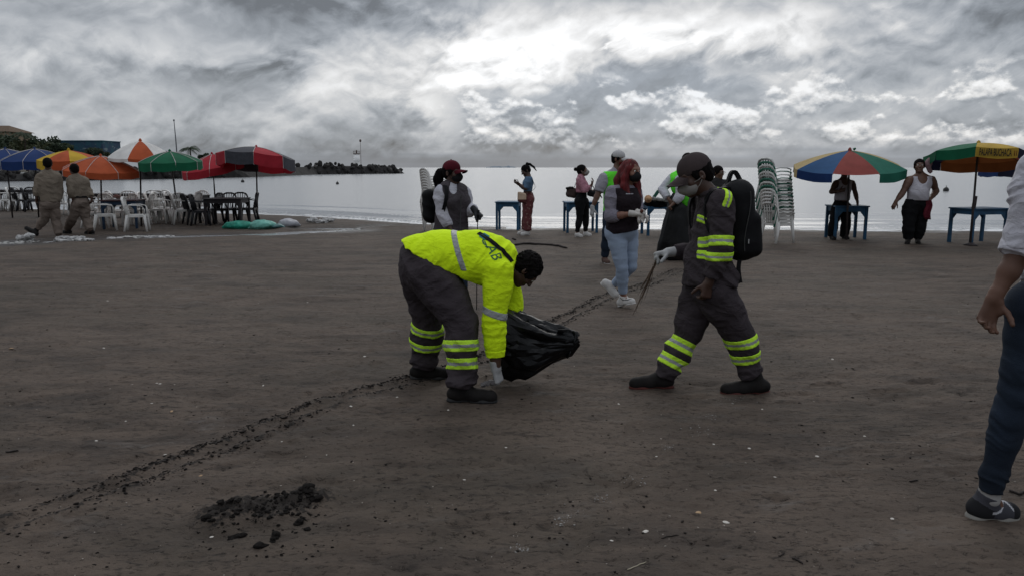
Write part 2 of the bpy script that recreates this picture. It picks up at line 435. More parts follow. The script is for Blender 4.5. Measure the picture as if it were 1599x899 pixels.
def sand_h(x, y, fine=True):
    x = np.asarray(x, dtype=np.float64); y = np.asarray(y, dtype=np.float64)
    sh = shoreY(x, y); d = y-sh
    h = -.05-.06*d; h = np.where(d < 0, np.minimum(-.05-.035*d, 0.), np.maximum(h, -1.5))
    h = h+.012*vnoise(x*.5, y*.5, x*0)
    if fine:
        h = h+.009*fbm(x*1.6, y*3.1, x*0+2, 3)
        h = h+.005*fbm(x*7, y*13, x*0+5, 3, .6)
        pits = np.clip(vnoise(x*7, y*11, x*0+8)-.62, 0, 1); h = h-pits*.045
        dt, sd_ = polydist(x, y, TRACK)
        w = .012*fbm(x*14, y*14, x*0+1, 2)
        r = np.abs(dt-.075+w)
        h = h+.008*np.exp(-(r/.03)**2)*(1+fbm(x*25, y*25, x*0+3, 2))-.011*np.exp(-(dt/.05)**2)
        for fx, fy, fa, fs in FOOT:
            m = (np.abs(x-fx) < .3) & (np.abs(y-fy) < .3)
            if m.any():
                u = (x[m]-fx)*math.cos(fa)+(y[m]-fy)*math.sin(fa); v = -(x[m]-fx)*math.sin(fa)+(y[m]-fy)*math.cos(fa); r = np.sqrt((u/.14)**2+(v/(.052-.012*np.sin(u*14)))**2)
                h[m] = h[m]+fs*(-.019*np.exp(-r**4)+.008*np.exp(-((r-1.25)/.22)**2))
        dm, _ = polydist(x, y, MOUND)
        ur = x*.90+y*.44; vr = -x*.44+y*.90
        h = h+np.exp(-(dm/.12)**2)*(.010+0.042*np.clip(.55-1.6*np.abs(vnoise(ur*5, vr*13, x*0+4)), 0, 1)+.022*np.abs(fbm(x*22, y*22, x*0+4, 3, .6)))-.018*np.exp(-((dm-.2)/.06)**2)
    ds, _ = polydist(x, y, STREAM)
    wv = .46+.26*vnoise(x*.9, y*.9, x*0+6)+.1*vnoise(x*3, y*3, x*0+2)
    h = h-.055*np.clip(.75+1.1*vnoise(x*1.6, y*2.4, x*0+9), .2, 1.3)*np.clip(1-(ds/np.maximum(wv, .05))**2, 0, 1)
    db, sb = polydist(x, y, BANK)
    h = h-.07*np.exp(-(db/.28)**2)+.04*np.exp(-((db-.45)/.15)**2)
    return h
def gz(x, y): return float(sand_h(np.array([x]), np.array([y]), False)[0])

def fan_grid(us, ys, smin):
    U, Yv = np.meshgrid(us, ys); X = U*np.maximum(Yv, smin); return X, Yv
def grid_faces(nr, nc):
    i = np.arange(nr-1)[:, None]*nc+np.arange(nc-1)[None, :]
    return np.stack([i, i+1, i+nc+1, i+nc], -1).reshape(-1, 4)
def add_attr(o, name, vals):
    a = o.data.attributes.new(name, 'FLOAT', 'POINT'); a.data.foreach_set('value', np.asarray(vals, dtype=np.float32).ravel())

def sand_material():
    m = bpy.data.materials.new('dark_sand'); m.use_nodes = True; t = NT(m.node_tree); b = t.n['Principled BSDF']
    P = t.coord('Object'); x, y, z = t.sep(P)
    wet = t.attr('wet')
    big = t.noise(P, .35, 4, .55); mid = t.noise(t.comb(x*1.0, y*2.6, z), 1.6, 6, .62, .4); fine = t.noise(P, 26, 6, .65)
    grain = t.noise(P, 210, 3, .7)
    c = t.mix(t.step(mid, .36, .64), (.050, .0362, .0275), (.100, .0735, .0560))
    c = t.mix(t.step(big, .40, .62)*.65, c, (.114, .086, .067))
    c = t.mix(t.step(fine, .5, .78)*.55, c, (.024, .019, .017))
    c = t.mix(t.step(grain, .35, .75)*.35, c, (.078, .063, .052))
    # dried salt film scuffed into pale patches
    salt = t.step(t.noise(t.comb(x*.8, y*1.8, z), 2.4, 7, .68), .55, .72)*t.step(t.noise(P, .28, 2, .5), .42, .58)
    c = t.mix(salt*.85, c, (.13, .115, .105))
    olive = t.step(t.noise(t.comb(x*.7, y*1.3, z+7), .8, 5, .6), .45, .65); c = t.mix(olive*.4, c, (.049, .0415, .0315))
    st = t.step(t.noise(t.comb(x*1.0, y*3.6, z+1), 5.5, 6, .68, .5), .54, .66)*t.step(t.noise(P, .55, 3, .6), .36, .56); c = t.mix(st*.7, c, (.019, .0145, .012))
    st2 = t.step(t.noise(t.comb(x*1.0, y*2.6, z+4), 17, 5, .66), .555, .64)*t.step(t.noise(P, 1.1, 4, .6), .40, .58); c = t.mix(st2*.75, c, (.016, .0125, .0105))
    spk = t.step(t.voro(t.comb(x, y*1.2, z), 17.), .085, .05)*t.step(t.noise(P, 1.3, 3, .6), .42, .6)
    c = t.mix(spk*.75, c, (.022, .018, .016))
    spw = t.step(t.voro(t.comb(x+3.3, y, z), 9.), .035, .02)*t.step(t.noise(P, .9, 3, .6), .46, .6)
    c = t.mix(spw*.6, c, (.4, .37, .33))
    damp = t.step(t.noise(t.comb(x*.9, y*1.6, z+3), 1.1, 5, .6), .50, .72)
    c = t.mix(damp*.5, c, (.024, .020, .018))
    c = t.mix(wet*.85, c, (.020, .0165, .0145))
    ck = t.step(t.attr('clod') + (t.noise(P, 38, 5, .65)-.5)*1.5 + (t.noise(P, 9, 3, .6)-.5)*.8, .48, .66); c = t.mix(ck*.85, c, (.013, .0105, .0092))
    t.put(b.inputs['Base Color'], c)
    t.put(b.inputs['Roughness'], t.lin(wet, 0, 1, .80, .36)); b.inputs['Specular IOR Level'].default_value = .2
    hgt = t.noise(t.comb(x, y*1.5, z), 9, 8, .68)*1.0 + grain*.12 + t.step(t.noise(t.comb(x*1.2, y*2, z+9), 16, 4, .6), .58, .66)*.5
    t.put(b.inputs['Normal'], t.bump(hgt, .95, .024))
    return m
def make_sand():
    us = np.concatenate([-np.geomspace(9, .95, 26), np.linspace(-.92, .92, 560), np.geomspace(.95, 9, 26)])
    ys = np.concatenate([np.linspace(-60, 1.0, 30), np.geomspace(1.2, 15, 430), np.linspace(15.1, 30, 160), np.geomspace(30.5, 60, 12)])
    X, Y = fan_grid(us, ys, 3.)
    Hh = sand_h(X, Y)
    near = (np.abs(X/np.maximum(Y, 3)) < .93) & (Y > 1.1)
    Hh = np.where(near, Hh, sand_h(X, Y, False))
    V = np.stack([X, Y, Hh], -1).reshape(-1, 3)
    o = mesh_obj('beach_sand', V, grid_faces(*X.shape), sand_material()); tag(o, kind='structure')
    ds, _ = polydist(X, Y, STREAM); db, _ = polydist(X, Y, BANK); d = shoreY(X, Y)-Y
    n = fbm(X*1.3, Y*1.3, X*0+3, 3)
    wet = np.maximum(np.clip(1.15-(d+n*.35)/1.0, 0, 1), np.clip(1.25-(ds+n*.3)/.8, 0, 1)*.9)
    wet = np.maximum(wet, np.clip(1.25-(db+n*.2)/.5, 0, 1)*.8)
    wet = np.clip(wet + .1*np.clip((Y-14)/8, 0, 1)+.0*n, 0, 1)
    dt, _ = polydist(X, Y, TRACK); dm, _ = polydist(X, Y, MOUND)
    cl = np.clip(1.15-np.abs(dt-.075)/.05, 0, 1)*.46+np.exp(-(dt/.2)**2)*.16
    cl = np.maximum(cl, np.clip(1.25-dm/.17, 0, 1)*.85)
    cl = np.maximum(cl, np.clip(1.3-(db+n*.25)/.42, 0, 1)*.9)
    add_attr(o, 'wet', wet); add_attr(o, 'clod', cl)
make_sand()

def sea_material(name='sea_water', foam=True):
    m = bpy.data.materials.new(name); m.use_nodes = True; t = NT(m.node_tree); b = t.n['Principled BSDF']
    P = t.coord('Object'); x, y, z = t.sep(P)
    b.inputs['Base Color'].default_value = (.25, .255, .26, 1); b.inputs['Roughness'].default_value = .2; b.inputs['IOR'].default_value = 1.5
    b.inputs['Specular IOR Level'].default_value = .9
    far = t.step(y, 20, 400)
    h = t.noise(t.comb(x*.5, y*1.2, z), 1.5, 5, .55)*1. + t.noise(t.comb(x*.18, y*.6, z), .9, 3, .5)*1.4
    n = t.n.new('ShaderNodeBump'); t.put(n.inputs['Height'], h); t.put(n.inputs['Strength'], t.lin(far, 0, 1, .55, .25)); n.inputs['Distance'].default_value = .045
    t.l.new(n.outputs[0], b.inputs['Normal'])
    if foam:
        f = t.attr('foam'); fn = t.noise(t.comb(x, y*2, z), 3.2, 8, .7)
        ff = t.step(f + (fn-.5)*1.3, .45, .85)
        t.put(b.inputs['Base Color'], t.mix(ff, (.25, .255, .26), (.72, .72, .72)))
        t.put(b.inputs['Roughness'], t.lin(ff, 0, 1, .2, .7))
    return m
SEA_Z = -.05
def sea_h(X, Y):
    d = Y-shoreY(X, Y); 
    h = np.zeros_like(X)
    for off, amp, wd, ph in ((.35,.02,.12,1.), (1.0,.03,.17,2.), (2.15,.085,.24,3.), (3.9,.035,.4,4.), (6.6,.03,.6,5.)):
        o = off+.35*vnoise(X*.22, X*0+ph, X*0)
        a = amp*np.clip(.75+.75*vnoise(X*.16, X*0+ph*3.7, X*0), 0.05, 1.4)
        e = (d-o)/wd
        h = h+a*np.exp(-np.where(e < 0, (e*2.2)**2, (e*.8)**2))
    h = h+np.clip((d-3)/20, 0, 1)*(.010*fbm(X*.35, Y*.9, X*0+1, 3))
    return h, d
def make_sea():
    us = np.concatenate([-np.geomspace(8, 1.0, 16), np.linspace(-.95, .95, 330), np.geomspace(1.0, 8, 16)])
    ys = np.concatenate([np.linspace(16.2, 32, 330), np.geomspace(32.2, 200, 120), np.geomspace(205, 15000, 60)])
    X, Y = fan_grid(us, ys, 3.)
    h, d = sea_h(X, Y)
    h = np.where(Y > 120, 0, h)
    V = np.stack([X, Y, SEA_Z+h], -1).reshape(-1, 3)
    o = mesh_obj('sea', V, grid_faces(*X.shape), sea_material()); tag(o, kind='structure')
    foam = np.clip(1.0-np.abs(d-.12)/.3, 0, 1)*.95
    foam = np.maximum(foam, np.clip(1-np.abs(d-.75)/.5, 0, 1)*.62); foam = np.maximum(foam, np.clip(1-np.abs(d-1.65)/.35, 0, 1)*.5)
    add_attr(o, 'foam', foam)
make_sea()
def make_stream():
    "thin water lying in the shallow channel behind the tables"
    xs, ys = zip(*STREAM); X, Y = np.meshgrid(np.linspace(min(xs)-.5, max(xs)+.6, 260), np.linspace(min(ys)-.7, max(ys)+.7, 70))
    V = np.stack([X, Y, X*0-.031+.0005*vnoise(X*3, Y*3, X*0)], -1).reshape(-1, 3)
    o = mesh_obj('stream_water', V, grid_faces(*X.shape), sea_material('stream_water', False)); tag(o, kind='structure')
    MATS['stream'] = o.data.materials[0]
make_stream()

# ---- breakwater of boulders
def rock_mesh(i, sub=2, amp=.25):
    bm = bmesh.new(); bmesh.ops.create_icosphere(bm, subdivisions=sub, radius=1)
    rr = random.Random(i)
    for v in bm.verts:
        p = v.co; n = vnoise(np.array([p.x*1.1+i*5]), np.array([p.y*1.1]), np.array([p.z*1.1+i]))[0]
        v.co = p*(1+amp*n+rr.uniform(-.07, .07))
    me = bpy.data.meshes.new('rock'); bm.to_mesh(me); bm.free(); return me
M_ROCK = mat('breakwater_rock', (.024,.022,.021), .95, .5, .9, .4, 4)
M_ROCKL = mat('breakwater_rock_pale', (.07,.065,.06), .95, .4, .9, .4, 4)
def make_breakwater():
    def path(s):  # s 0..1 from the head (right) to the far left
        px = 612-s*760; wl = np.interp(px, [-150, 0, 120, 330, 470, 612], [286, 284, 282.5, 278.5, 273, 271.6])
        return px, wl
    root = thing('breakwater', 'long dark boulder breakwater running out to a small white beacon', 'breakwater', tuple(J(560, 271, YG(271.6)).xy)+(0,))
    inv = root.location
    vs = []; fs = []; nseg = 60
    for i in range(nseg+1):
        px, wl = path(i/nseg); g = G(px, wl, -.05)
        top = np.interp(px, [-150, 200, 455, 480, 600, 612], [.9, 1.3, 2.0, 2.4, 2.2, .6])*.85
        n = Vector((.3, 1, 0)).normalized()
        for o, z in ((0, -1.2), (0.5, .15), (3.0, top*.85), (6.0, top), (12, -1.2)):
            vs.append(g+n*o+Vector((0, 0, z-g.z))-inv)
    for i in range(nseg):
        for k in range(4): fs.append((i*5+k, (i+1)*5+k, (i+1)*5+k+1, i*5+k+1))
    mesh_obj('rubble_core', vs, fs, M_ROCK, root, False)
    ms = [rock_mesh(i) for i in range(8)]
    for i, m in enumerate(ms): m.materials.append(M_ROCKL if i == 7 else M_ROCK)
    R = random.Random(3)
    for i in range(290):
        s = (i/290)**1.35; px, wl = path(s); px += R.uniform(-5, 5)
        g = G(px, wl, -.05); u = R.random()
        top = np.interp(px, [-150, 200, 455, 480, 600, 612, 618], [.9, 1.3, 2.0, 2.5, 2.1, .6, .1])
        k = (.45+.55*R.random())*np.interp(px, [0, 400, 500], [.55, .7, .85])
        k *= .9; o = bpy.data.objects.new('rock', R.choice(ms)); COL.objects.link(o); o.parent = root
        o.location = g+Vector((.3, 1, 0))*(u*6.0)+Vector((0, 0, float(np.interp(u*6, [0,.5,3,6], [-.1,.2,.72*top,.85*top]))+.1+(R.random()**4)*.5))-inv
        o.scale = (k*R.uniform(.8, 1.3), k, k*R.uniform(.6, .95)); o.rotation_euler = (R.random()*6, R.random()*6, R.random()*6)
make_breakwater()
def make_beacon():
    c = J(557.5, 262, 206); c.z = 2.0
    r = thing('harbour_beacon', 'small white beacon tower on the end of the breakwater', 'beacon', c)
    W = mat('beacon_white', (.85,.84,.82), .8, .12, 1.2); Dk = mat('beacon_rust', (.12,.09,.08), .8, .3, 2)
    MB().box((-1.05,-1.05,0), (1.05,1.05,.6)).build('plinth', W, r)
    MB().tube([(0,0,.6),(0,0,3.2)], [.92,.80], 12).build('tower', W, r, True)
    MB().tube([(0,0,3.2),(0,0,3.38)], [.95,.95], 12).build('gallery', Dk, r)
    b = MB()
    for k in range(8):
        a = k*math.pi/4; b.tube([(math.cos(a)*.88, math.sin(a)*.88, 3.38), (math.cos(a)*.88, math.sin(a)*.88, 4.0)], .035, 5)
    b.tube([(math.cos(k*math.pi/8)*.88, math.sin(k*math.pi/8)*.88, 4.0) for k in range(17)], .035, 5); b.build('railing', Dk, r)
    MB().tube([(0,0,3.38),(0,0,4.2),(0,0,4.3)], [.2,.2,.02], 8).build('lamp', Dk, r)
    MB().box((-.25,-.80,.6), (.25,-.70,1.9)).build('door', Dk, r)
    c = J(564, 262, 206); c.z = 1.6
    r = thing('lightning_mast', 'thin mast with a dark ball on top beside the beacon', 'mast', c)
    MB().tube([(0,0,0),(0,0,7.)], [.07,.05], 6).build('pole', Dk, r)
    MB().tube([(0,0,6.8),(0,0,7.0),(0,0,7.4),(0,0,7.6)], [.1,.3,.3,.1], 8).build('ball', Dk, r)
make_beacon()
# ---- island on the horizon
def make_island():
    Y = 5200; a, b = J(758, 262, Y), J(806, 262, Y); n = 40; V = []; F = []
    for i in range(n+1):
        s = i/n; x = a.x+(b.x-a.x)*s
        h = 10*math.sin(math.pi*s)**.5*(.55+.45*vnoise(np.array([s*9.]), np.array([.5]), np.array([0.]))[0])+ (5 if .72 < s < .78 else 0)+4
        for yy, zz in ((0, -1), (20, h*.8), (70, h), (140, -1)): V.append((x, Y+yy, zz if 0 < i < n else -1))
    for i in range(n):
        for k in range(3): F.append((i*4+k, (i+1)*4+k, (i+1)*4+k+1, i*4+k+1))
    tag(mesh_obj('island', V, F, mat('island_haze_tint', (.17,.2,.23), .95, .1, .02)), kind='structure')  # distance haze is painted into the island's grey-blue colour; no air volume
make_island()
# ---- land on the far left, with trees, a mural wall, a building and a radio mast
def make_headland():
    V = []; xs = np.linspace(-260, -42, 40); ys = np.linspace(112, 330, 30)
    X, Y = np.meshgrid(xs, ys)
    e = np.clip((-(X)-58-(Y-112)*.18)/8, 0, 1)*np.clip((Y-113)/6, 0, 1)
    Z = -1.2+e*2.2+.15*vnoise(X*.2, Y*.2, X*0)
    tag(mesh_obj('headland', np.stack([X, Y, Z], -1).reshape(-1, 3), grid_faces(*X.shape), mat('headland_ground', (.08,.07,.055), .95, .3, .2)), kind='structure')
make_headland()
M_LEAF = mat('foliage_dark', (.035,.05,.028), .8, .45, .6, trans=.12); M_LEAF2 = mat('foliage_olive', (.055,.062,.03), .8, .4, .6, trans=.12)
M_BARK = mat('bark', (.07,.055,.045), .95, .3, 3)
def broad_tree(px, top_py, Y, w, label, m=None, seed=0):
    R = random.Random(seed); c = J(px, 262, Y); c.z = .8; hh = J(px, top_py, Y).z-c.z
    r = thing('broadleaf_tree', label, 'tree', c, 0, 'trees beyond the breakwater')
    b = MB(); b.tube([(0,0,-.4),(.1,0,hh*.35),(.3,.1,hh*.6)], [.35,.27,.15], 7)
    for k in range(5):
        a = k*1.3+seed; b.tube([(.1,0,hh*.3),(math.cos(a)*w*.25, math.sin(a)*w*.25, hh*.65)], [.16,.05], 5)
    b.build('trunk', M_BARK, r, True)
    V = []; F = []
    lobes = [(R.uniform(-.36,.36)*w, R.uniform(-.3,.3)*w, hh*R.uniform(.35,.82), R.uniform(.16,.27)*w) for _ in range(13)]
    for lx, ly, lz, lr in lobes:
        for _ in range(150):
            d = Vector((R.gauss(0,1), R.gauss(0,1), R.gauss(0,1))).normalized()*lr*R.random()**.35
            p = Vector((lx, ly, min(lz+d.z*.8, hh*1.0)))+Vector((d.x, d.y, 0)); q = R.uniform(.16,.4)
            u = Vector((R.gauss(0,1), R.gauss(0,1), R.gauss(0,1))).normalized(); v = u.cross(Vector((R.gauss(0,1), R.gauss(0,1), R.gauss(0,1)))).normalized()
            k = len(V); V += [p-u*q, p+v*q*.6, p+u*q, p-v*q*.6]; F.append((k,k+1,k+2,k+3))
    mesh_obj('crown', V, F, m or M_LEAF, r, False)
def palm(px, top_py, Y, label, seed=0, k=1.):
    R = random.Random(seed); c = J(px, 262, Y); c.z = .8; hh = J(px, top_py, Y).z-c.z-.7*k
    r = thing('palm_tree', label, 'palm tree', c, 0, 'palms beyond the breakwater')
    MB().tube([(0,0,-.4),(.15,0,hh*.5),(.1,0,hh)], [.22,.15,.12], 8).build('trunk', M_BARK, r, True)
    for i in range(15):
        a = i*2.4+seed; el = R.uniform(-.1, 1.1); L = R.uniform(1.5, 2.1)*k; V = []; F = []
        pts = []
        for j in range(8):
            s = j/7; pts.append(Vector((math.cos(a)*L*s, math.sin(a)*L*s, hh+L*(s*el-s*s*(.55+el*.55)))))
        for j in range(7):
            d = (pts[j+1]-pts[j]).normalized(); sd_ = d.cross(Vector((0,0,1))).normalized()
            for sgn in (-1, 1):
                for q in range(2):
                    p = pts[j].lerp(pts[j+1], q*.5); l = .5*k*math.sin(math.pi*min(1, (j+1.2)/8.2))+.1
                    e = p+sd_*sgn*l*.8+Vector((0,0,-l*.5))+d*l*.4
                    n = len(V); V += [p, p+d*.13*k, e]; F.append((n,n+1,n+2))
        mesh_obj('frond', V, F, M_LEAF, r, False)
broad_tree(4, 209, 128, 7.5, 'dark rounded tree at the far left edge in front of the tan roof', seed=1)
broad_tree(-30, 203, 135, 9, 'tallest dark tree just outside the left edge of the shore', seed=11)
broad_tree(26, 214, 132, 6.5, 'lower dark tree between the left edge and the palm', M_LEAF2, seed=2)
palm(42, 203, 126, 'wind-blown palm rising above the blue parasols at far left', 3, 1.1)
palm(18, 208, 140, 'small palm crown behind the dark trees at far left', 8, .8)
broad_tree(72, 209, 130, 5.6, 'dark pointed tree just left of the blue mural wall', seed=4)
broad_tree(56, 222, 127, 7, 'low spreading tree under the palm at far left', M_LEAF2, seed=5)
broad_tree(97, 219, 126, 4.5, 'low dark shrub in front of the left end of the mural wall', seed=6)
broad_tree(147, 230, 122, 4.6, 'low dark tree right of the mural wall behind the orange parasol', seed=7)
broad_tree(163, 229, 124, 3.4, 'small tree behind the left rim of the white and orange parasol', M_LEAF2, seed=12)
broad_tree(268, 232, 150, 2.6, 'small bush below the radio mast behind the green parasol', seed=9)
palm(298, 226, 150, 'lone small palm behind the green parasol', 10, 1.25)
broad_tree(318, 238, 150, 2.4, 'little dark bush between the green and red parasols', seed=13)
def make_far_things():
    Y = 133; a, b = J(91, 221, Y), J(160, 223, Y)
    r = thing('mural_wall', 'long flat building wall painted with a blue and teal cloud mural', 'mural wall', ((a.x+b.x)/2, Y, 0)); w = (b.x-a.x)/2
    m = bpy.data.materials.new('mural_paint'); m.use_nodes = True; t = NT(m.node_tree); P = t.coord('Object')
    x, y, z = t.sep(P)
    c = t.mix(t.step(t.noise(P, .55, 4, .6), .4, .6), (.02,.08,.11), (.02,.045,.085))
    c = t.mix(t.step(t.noise(t.comb(x*.7, y, z*2), .9, 4, .6, .6), .6, .66), c, (.15,.19,.2))
    c = t.mix(t.step(t.noise(P, .8, 3, .6), .62, .66), c, (.02,.12,.13)); t.put(t.n['Principled BSDF'].inputs['Base Color'], c); t.n['Principled BSDF'].inputs['Roughness'].default_value = .9
    MB().box((-w,0,.5), (w,6,a.z)).build('wall', m, r)
    MB().box((-w-.1,-.1,a.z), (w+.1,6.1,a.z+.15)).build('coping', mat('coping_blue', (.03,.09,.12), .9), r)
    Y = 165; a, b = J(-30, 200, Y), J(13, 206, Y)
    r = thing('corner_building', 'tan building with a sloping roof at the far left edge', 'building', ((a.x+b.x)/2, Y, 0)); w = (b.x-a.x)/2
    MB().box((-w,0,.5), (w,8,b.z)).build('wall', mat('tan_wall', (.25,.19,.13), .9), r)
    b_ = MB(); b_.add([(-w-.3,-.5,b.z),(w+.5,-.5,b.z),(w+.5,8.5,b.z),(-w-.3,8.5,b.z),(-w-.3,4,b.z+1.5),(w*.2,4,b.z+1.5)], [(0,1,5,4),(1,2,5),(2,3,4,5),(3,0,4),(0,3,2,1)]); b_.build('roof', mat('tan_roof', (.10,.065,.04), .9), r)
    for k in range(3): MB().box((w*(-.6+k*.5),-.06,b.z-2.4), (w*(-.6+k*.5)+.9,-.005,b.z-1.0)).build('window', mat('dark_glass', (.02,.025,.03), .2), r)
    c = J(278, 262, 150); top = J(276.5, 187, 150)
    r = thing('radio_mast', 'tall thin radio mast rising behind the green parasol', 'mast', (c.x, 150, .6))
    h = top.z-.6; b_ = MB()
    b_.tube([(0,0,0),(-.05,0,h*.6),(-.15,0,h)], [.14,.11,.06], 6); b_.build('pole', mat('mast_grey', (.12,.12,.13), .7), r)
    MB().tube([(-.15,0,h-.35),(-.15,0,h)], .16, 8).build('antenna', mat('mast_grey', (.12,.12,.13)), r)
    # boats
    def boat(px, py, Y, L, label, cabin):
        c = J(px, py, Y); r = thing('moored_boat', label, 'boat', (c.x, Y, -.05), 0, 'boats moored inside the breakwater')
        Wt = mat('boat_white', (.55,.55,.53), .5, .1, 2); V = []; F = []; n = 12
        for i in range(n+1):
            s = i/n; bx = (s-.5)*L; hw = .9*math.sin(math.pi*min(1, .12+s*.55+.33))**.7 if s < 1 else .05
            hw = .85*(1-max(0, (s-.55)/.45)**2)+.04; tz = .7+.35*s*s
            V += [(bx*.94,0,-.2),(bx*.97,-hw*.8,.05),(bx,-hw,tz),(bx,-hw+.1,tz),(bx,hw-.1,tz),(bx,hw,tz),(bx*.97,hw*.8,.05)]
        for i in range(n):
            for k in range(7): F.append((i*7+k,(i+1)*7+k,(i+1)*7+(k+1)%7,i*7+(k+1)%7))
        F += [tuple(range(6,-1,-1)), tuple(n*7+k for k in range(7))]
        mesh_obj('hull', V, F, Wt, r, False)
        MB().box((-L*.5,-.92,.45), (L*.3,-.87,.55)).build('rubbing_strip', mat('boat_trim', (.1,.03,.03), .6), r)
        if cabin:
            for sx in (-.3, .15):
                for sy in (-.7, .7): MB().tube([(sx*L,sy,.6),(sx*L,sy,2.0)], .035, 5).build('canopy_post', mat('boat_trim', (.1,.03,.03)), r)
            MB().box((-L*.36,-.85,2.0), (L*.2,.85,2.08)).build('canopy', Wt, r)
        MB().box((-L*.56,-.2,.0), (-L*.49,.2,1.15)).build('outboard_motor', mat('motor_black', (.02,.02,.02), .4), r)
    boat(40, 275, 104, 6.6, 'white open boat with a flat canopy moored at far left', True)
    boat(10, 276, 98, 5.5, 'low white skiff at the left edge beside the canopied boat', False)
    boat(452, 271, 175, 4.6, 'white boat with canopy poking out right of the grey and red parasol', True)
    boat(425, 271, 178, 5.6, 'low white boat hidden under the rim of the grey and red parasol', False)
    boat(80, 275, 108, 5.6, 'white skiff behind the man with the bulky khaki shirt', False)
    Y = 55
    for px, py, lab, s in ((379,284,'dark bird floating on the water under the grey and red parasol',.2),(527,287,'small dark float bobbing left of the centre of the bay',.16),(1477,298,'dark square float on the water right of the man in the tank top',.2),):
        g = G(px, py+1, -.05); r = thing('float', lab, 'float', g)
        MB().tube([(0,0,-.05),(0,0,.08),(0,0,s),(0,0,s+.1)], [s*.7,s,s*.8,s*.2], 10).build('ball', mat('motor_black', (.02,.02,.02)), r, True)
        MB().tube([(0,0,s*.8),(0,0,s*2)], .02, 5).build('stem', mat('motor_black', (.02,.02,.02)), r, True)
make_far_things()
# ================================================================ PEOPLE
SKIN = mat('skin_brown', (.115,.058,.038), .55, .12, 9, .05, 90, .4)
SKIN_D = mat('skin_dark', (.060,.030,.020), .5, .12, 9, .05, 90, .4)
HAIR = mat('hair_black', (.005,.004,.004), .85, .4, 30, .4, 120, .08, stretch=(1,1,.15))
HAIR_RED = mat('hair_red', (.085,.006,.007), .6, .6, 26, .5, 120, .25, stretch=(1,1,.12))
WHITE_EYE = mat('eye_white', (.6,.58,.55), .3); 
GLOVE = mat('glove_grey_white', (.34,.34,.34), .8, .12, 14, .2, 90); GLOVE_B = mat('glove_black', (.015,.015,.017), .7, .2)
def cloth(name, c, var=.14, vs=5, bump=.25, rough=.9, **k): return mat(name, c, rough, var, vs, bump, 160, .15, **{'fold': .34, **k})
NEON = cloth('neon_yellow_knit', (.62,.86,.012), .06, 4); NEON_V = cloth('neon_yellow_band', (.50,.80,.05), .08, 20)
NEON_G = cloth('neon_green_mesh', (.12,.72,.04), .08, 6); SILVER = cloth('silver_band', (.27,.28,.28), .1, 12, .1, .4)
UNI = cloth('grey_uniform', (.041,.033,.037), .2, 4); UNI_D = cloth('grey_uniform_dark', (.026,.024,.025), .2, 4)
BLACKC = cloth('black_cloth', (.006,.006,.007), .3, 6); BLACKN = mat('black_nylon', (.006,.006,.007), .7, .3, 8, .2, 60, .15)
KHAKI = cloth('khaki_cloth', (.165,.135,.105), .14, 4); KHAKI_D = cloth('khaki_trousers', (.15,.118,.098), .16, 4)
JEANS = mat('jeans_blue', (.017,.027,.045), .9, .3, 3, .3, 200, .2); JEANS_L = mat('jeans_light', (.27,.33,.43), .9, .14, 3, .3, 200, .2)
WHITEC = cloth('white_cloth', (.46,.45,.49), .06, 5); LILAC = cloth('lilac_sleeve', (.19,.175,.21), .1, 5); BLUEC = cloth('blue_blouse', (.09,.15,.23), .15, 5)
PINK = cloth('pink_shirt', (.36,.17,.21), .2, 20); MAROON = cloth('maroon_cap', (.075,.007,.014), .2, 5, fold=0); VESTG = cloth('grey_vest', (.055,.047,.052), .15, 5)
VESTM = cloth('black_maroon_vest', (.016,.011,.014), .2, 5); BOOT = mat('boot_black', (.008,.0065,.006), .75, .4, 9, .3, 60, .2); SOLE_R = mat('boot_sole', (.07,.014,.010), .7)
SHOE_W = mat('shoe_white', (.5,.48,.46), .6, .1, 8); SOLE_W = mat('sole_white', (.5,.48,.46), .7, .15, 9); SOLE_B = mat('sole_black', (.02,.02,.02), .7)
MASKW = cloth('mask_grey', (.24,.225,.21), .05, 6, .05, fold=0); MASKB = cloth('mask_black', (.012,.012,.013), .1, fold=0)
def pattern_mat():
    m = bpy.data.materials.new('patterned_trousers'); m.use_nodes = True; t = NT(m.node_tree); P = t.coord('Object')
    c = t.mix(t.step(t.voro(P, 17.), .28, .2), (.10,.022,.024), (.24,.15,.12)); t.put(t.n['Principled BSDF'].inputs['Base Color'], c); t.n['Principled BSDF'].inputs['Roughness'].default_value = .9; return m
PATT = pattern_mat()

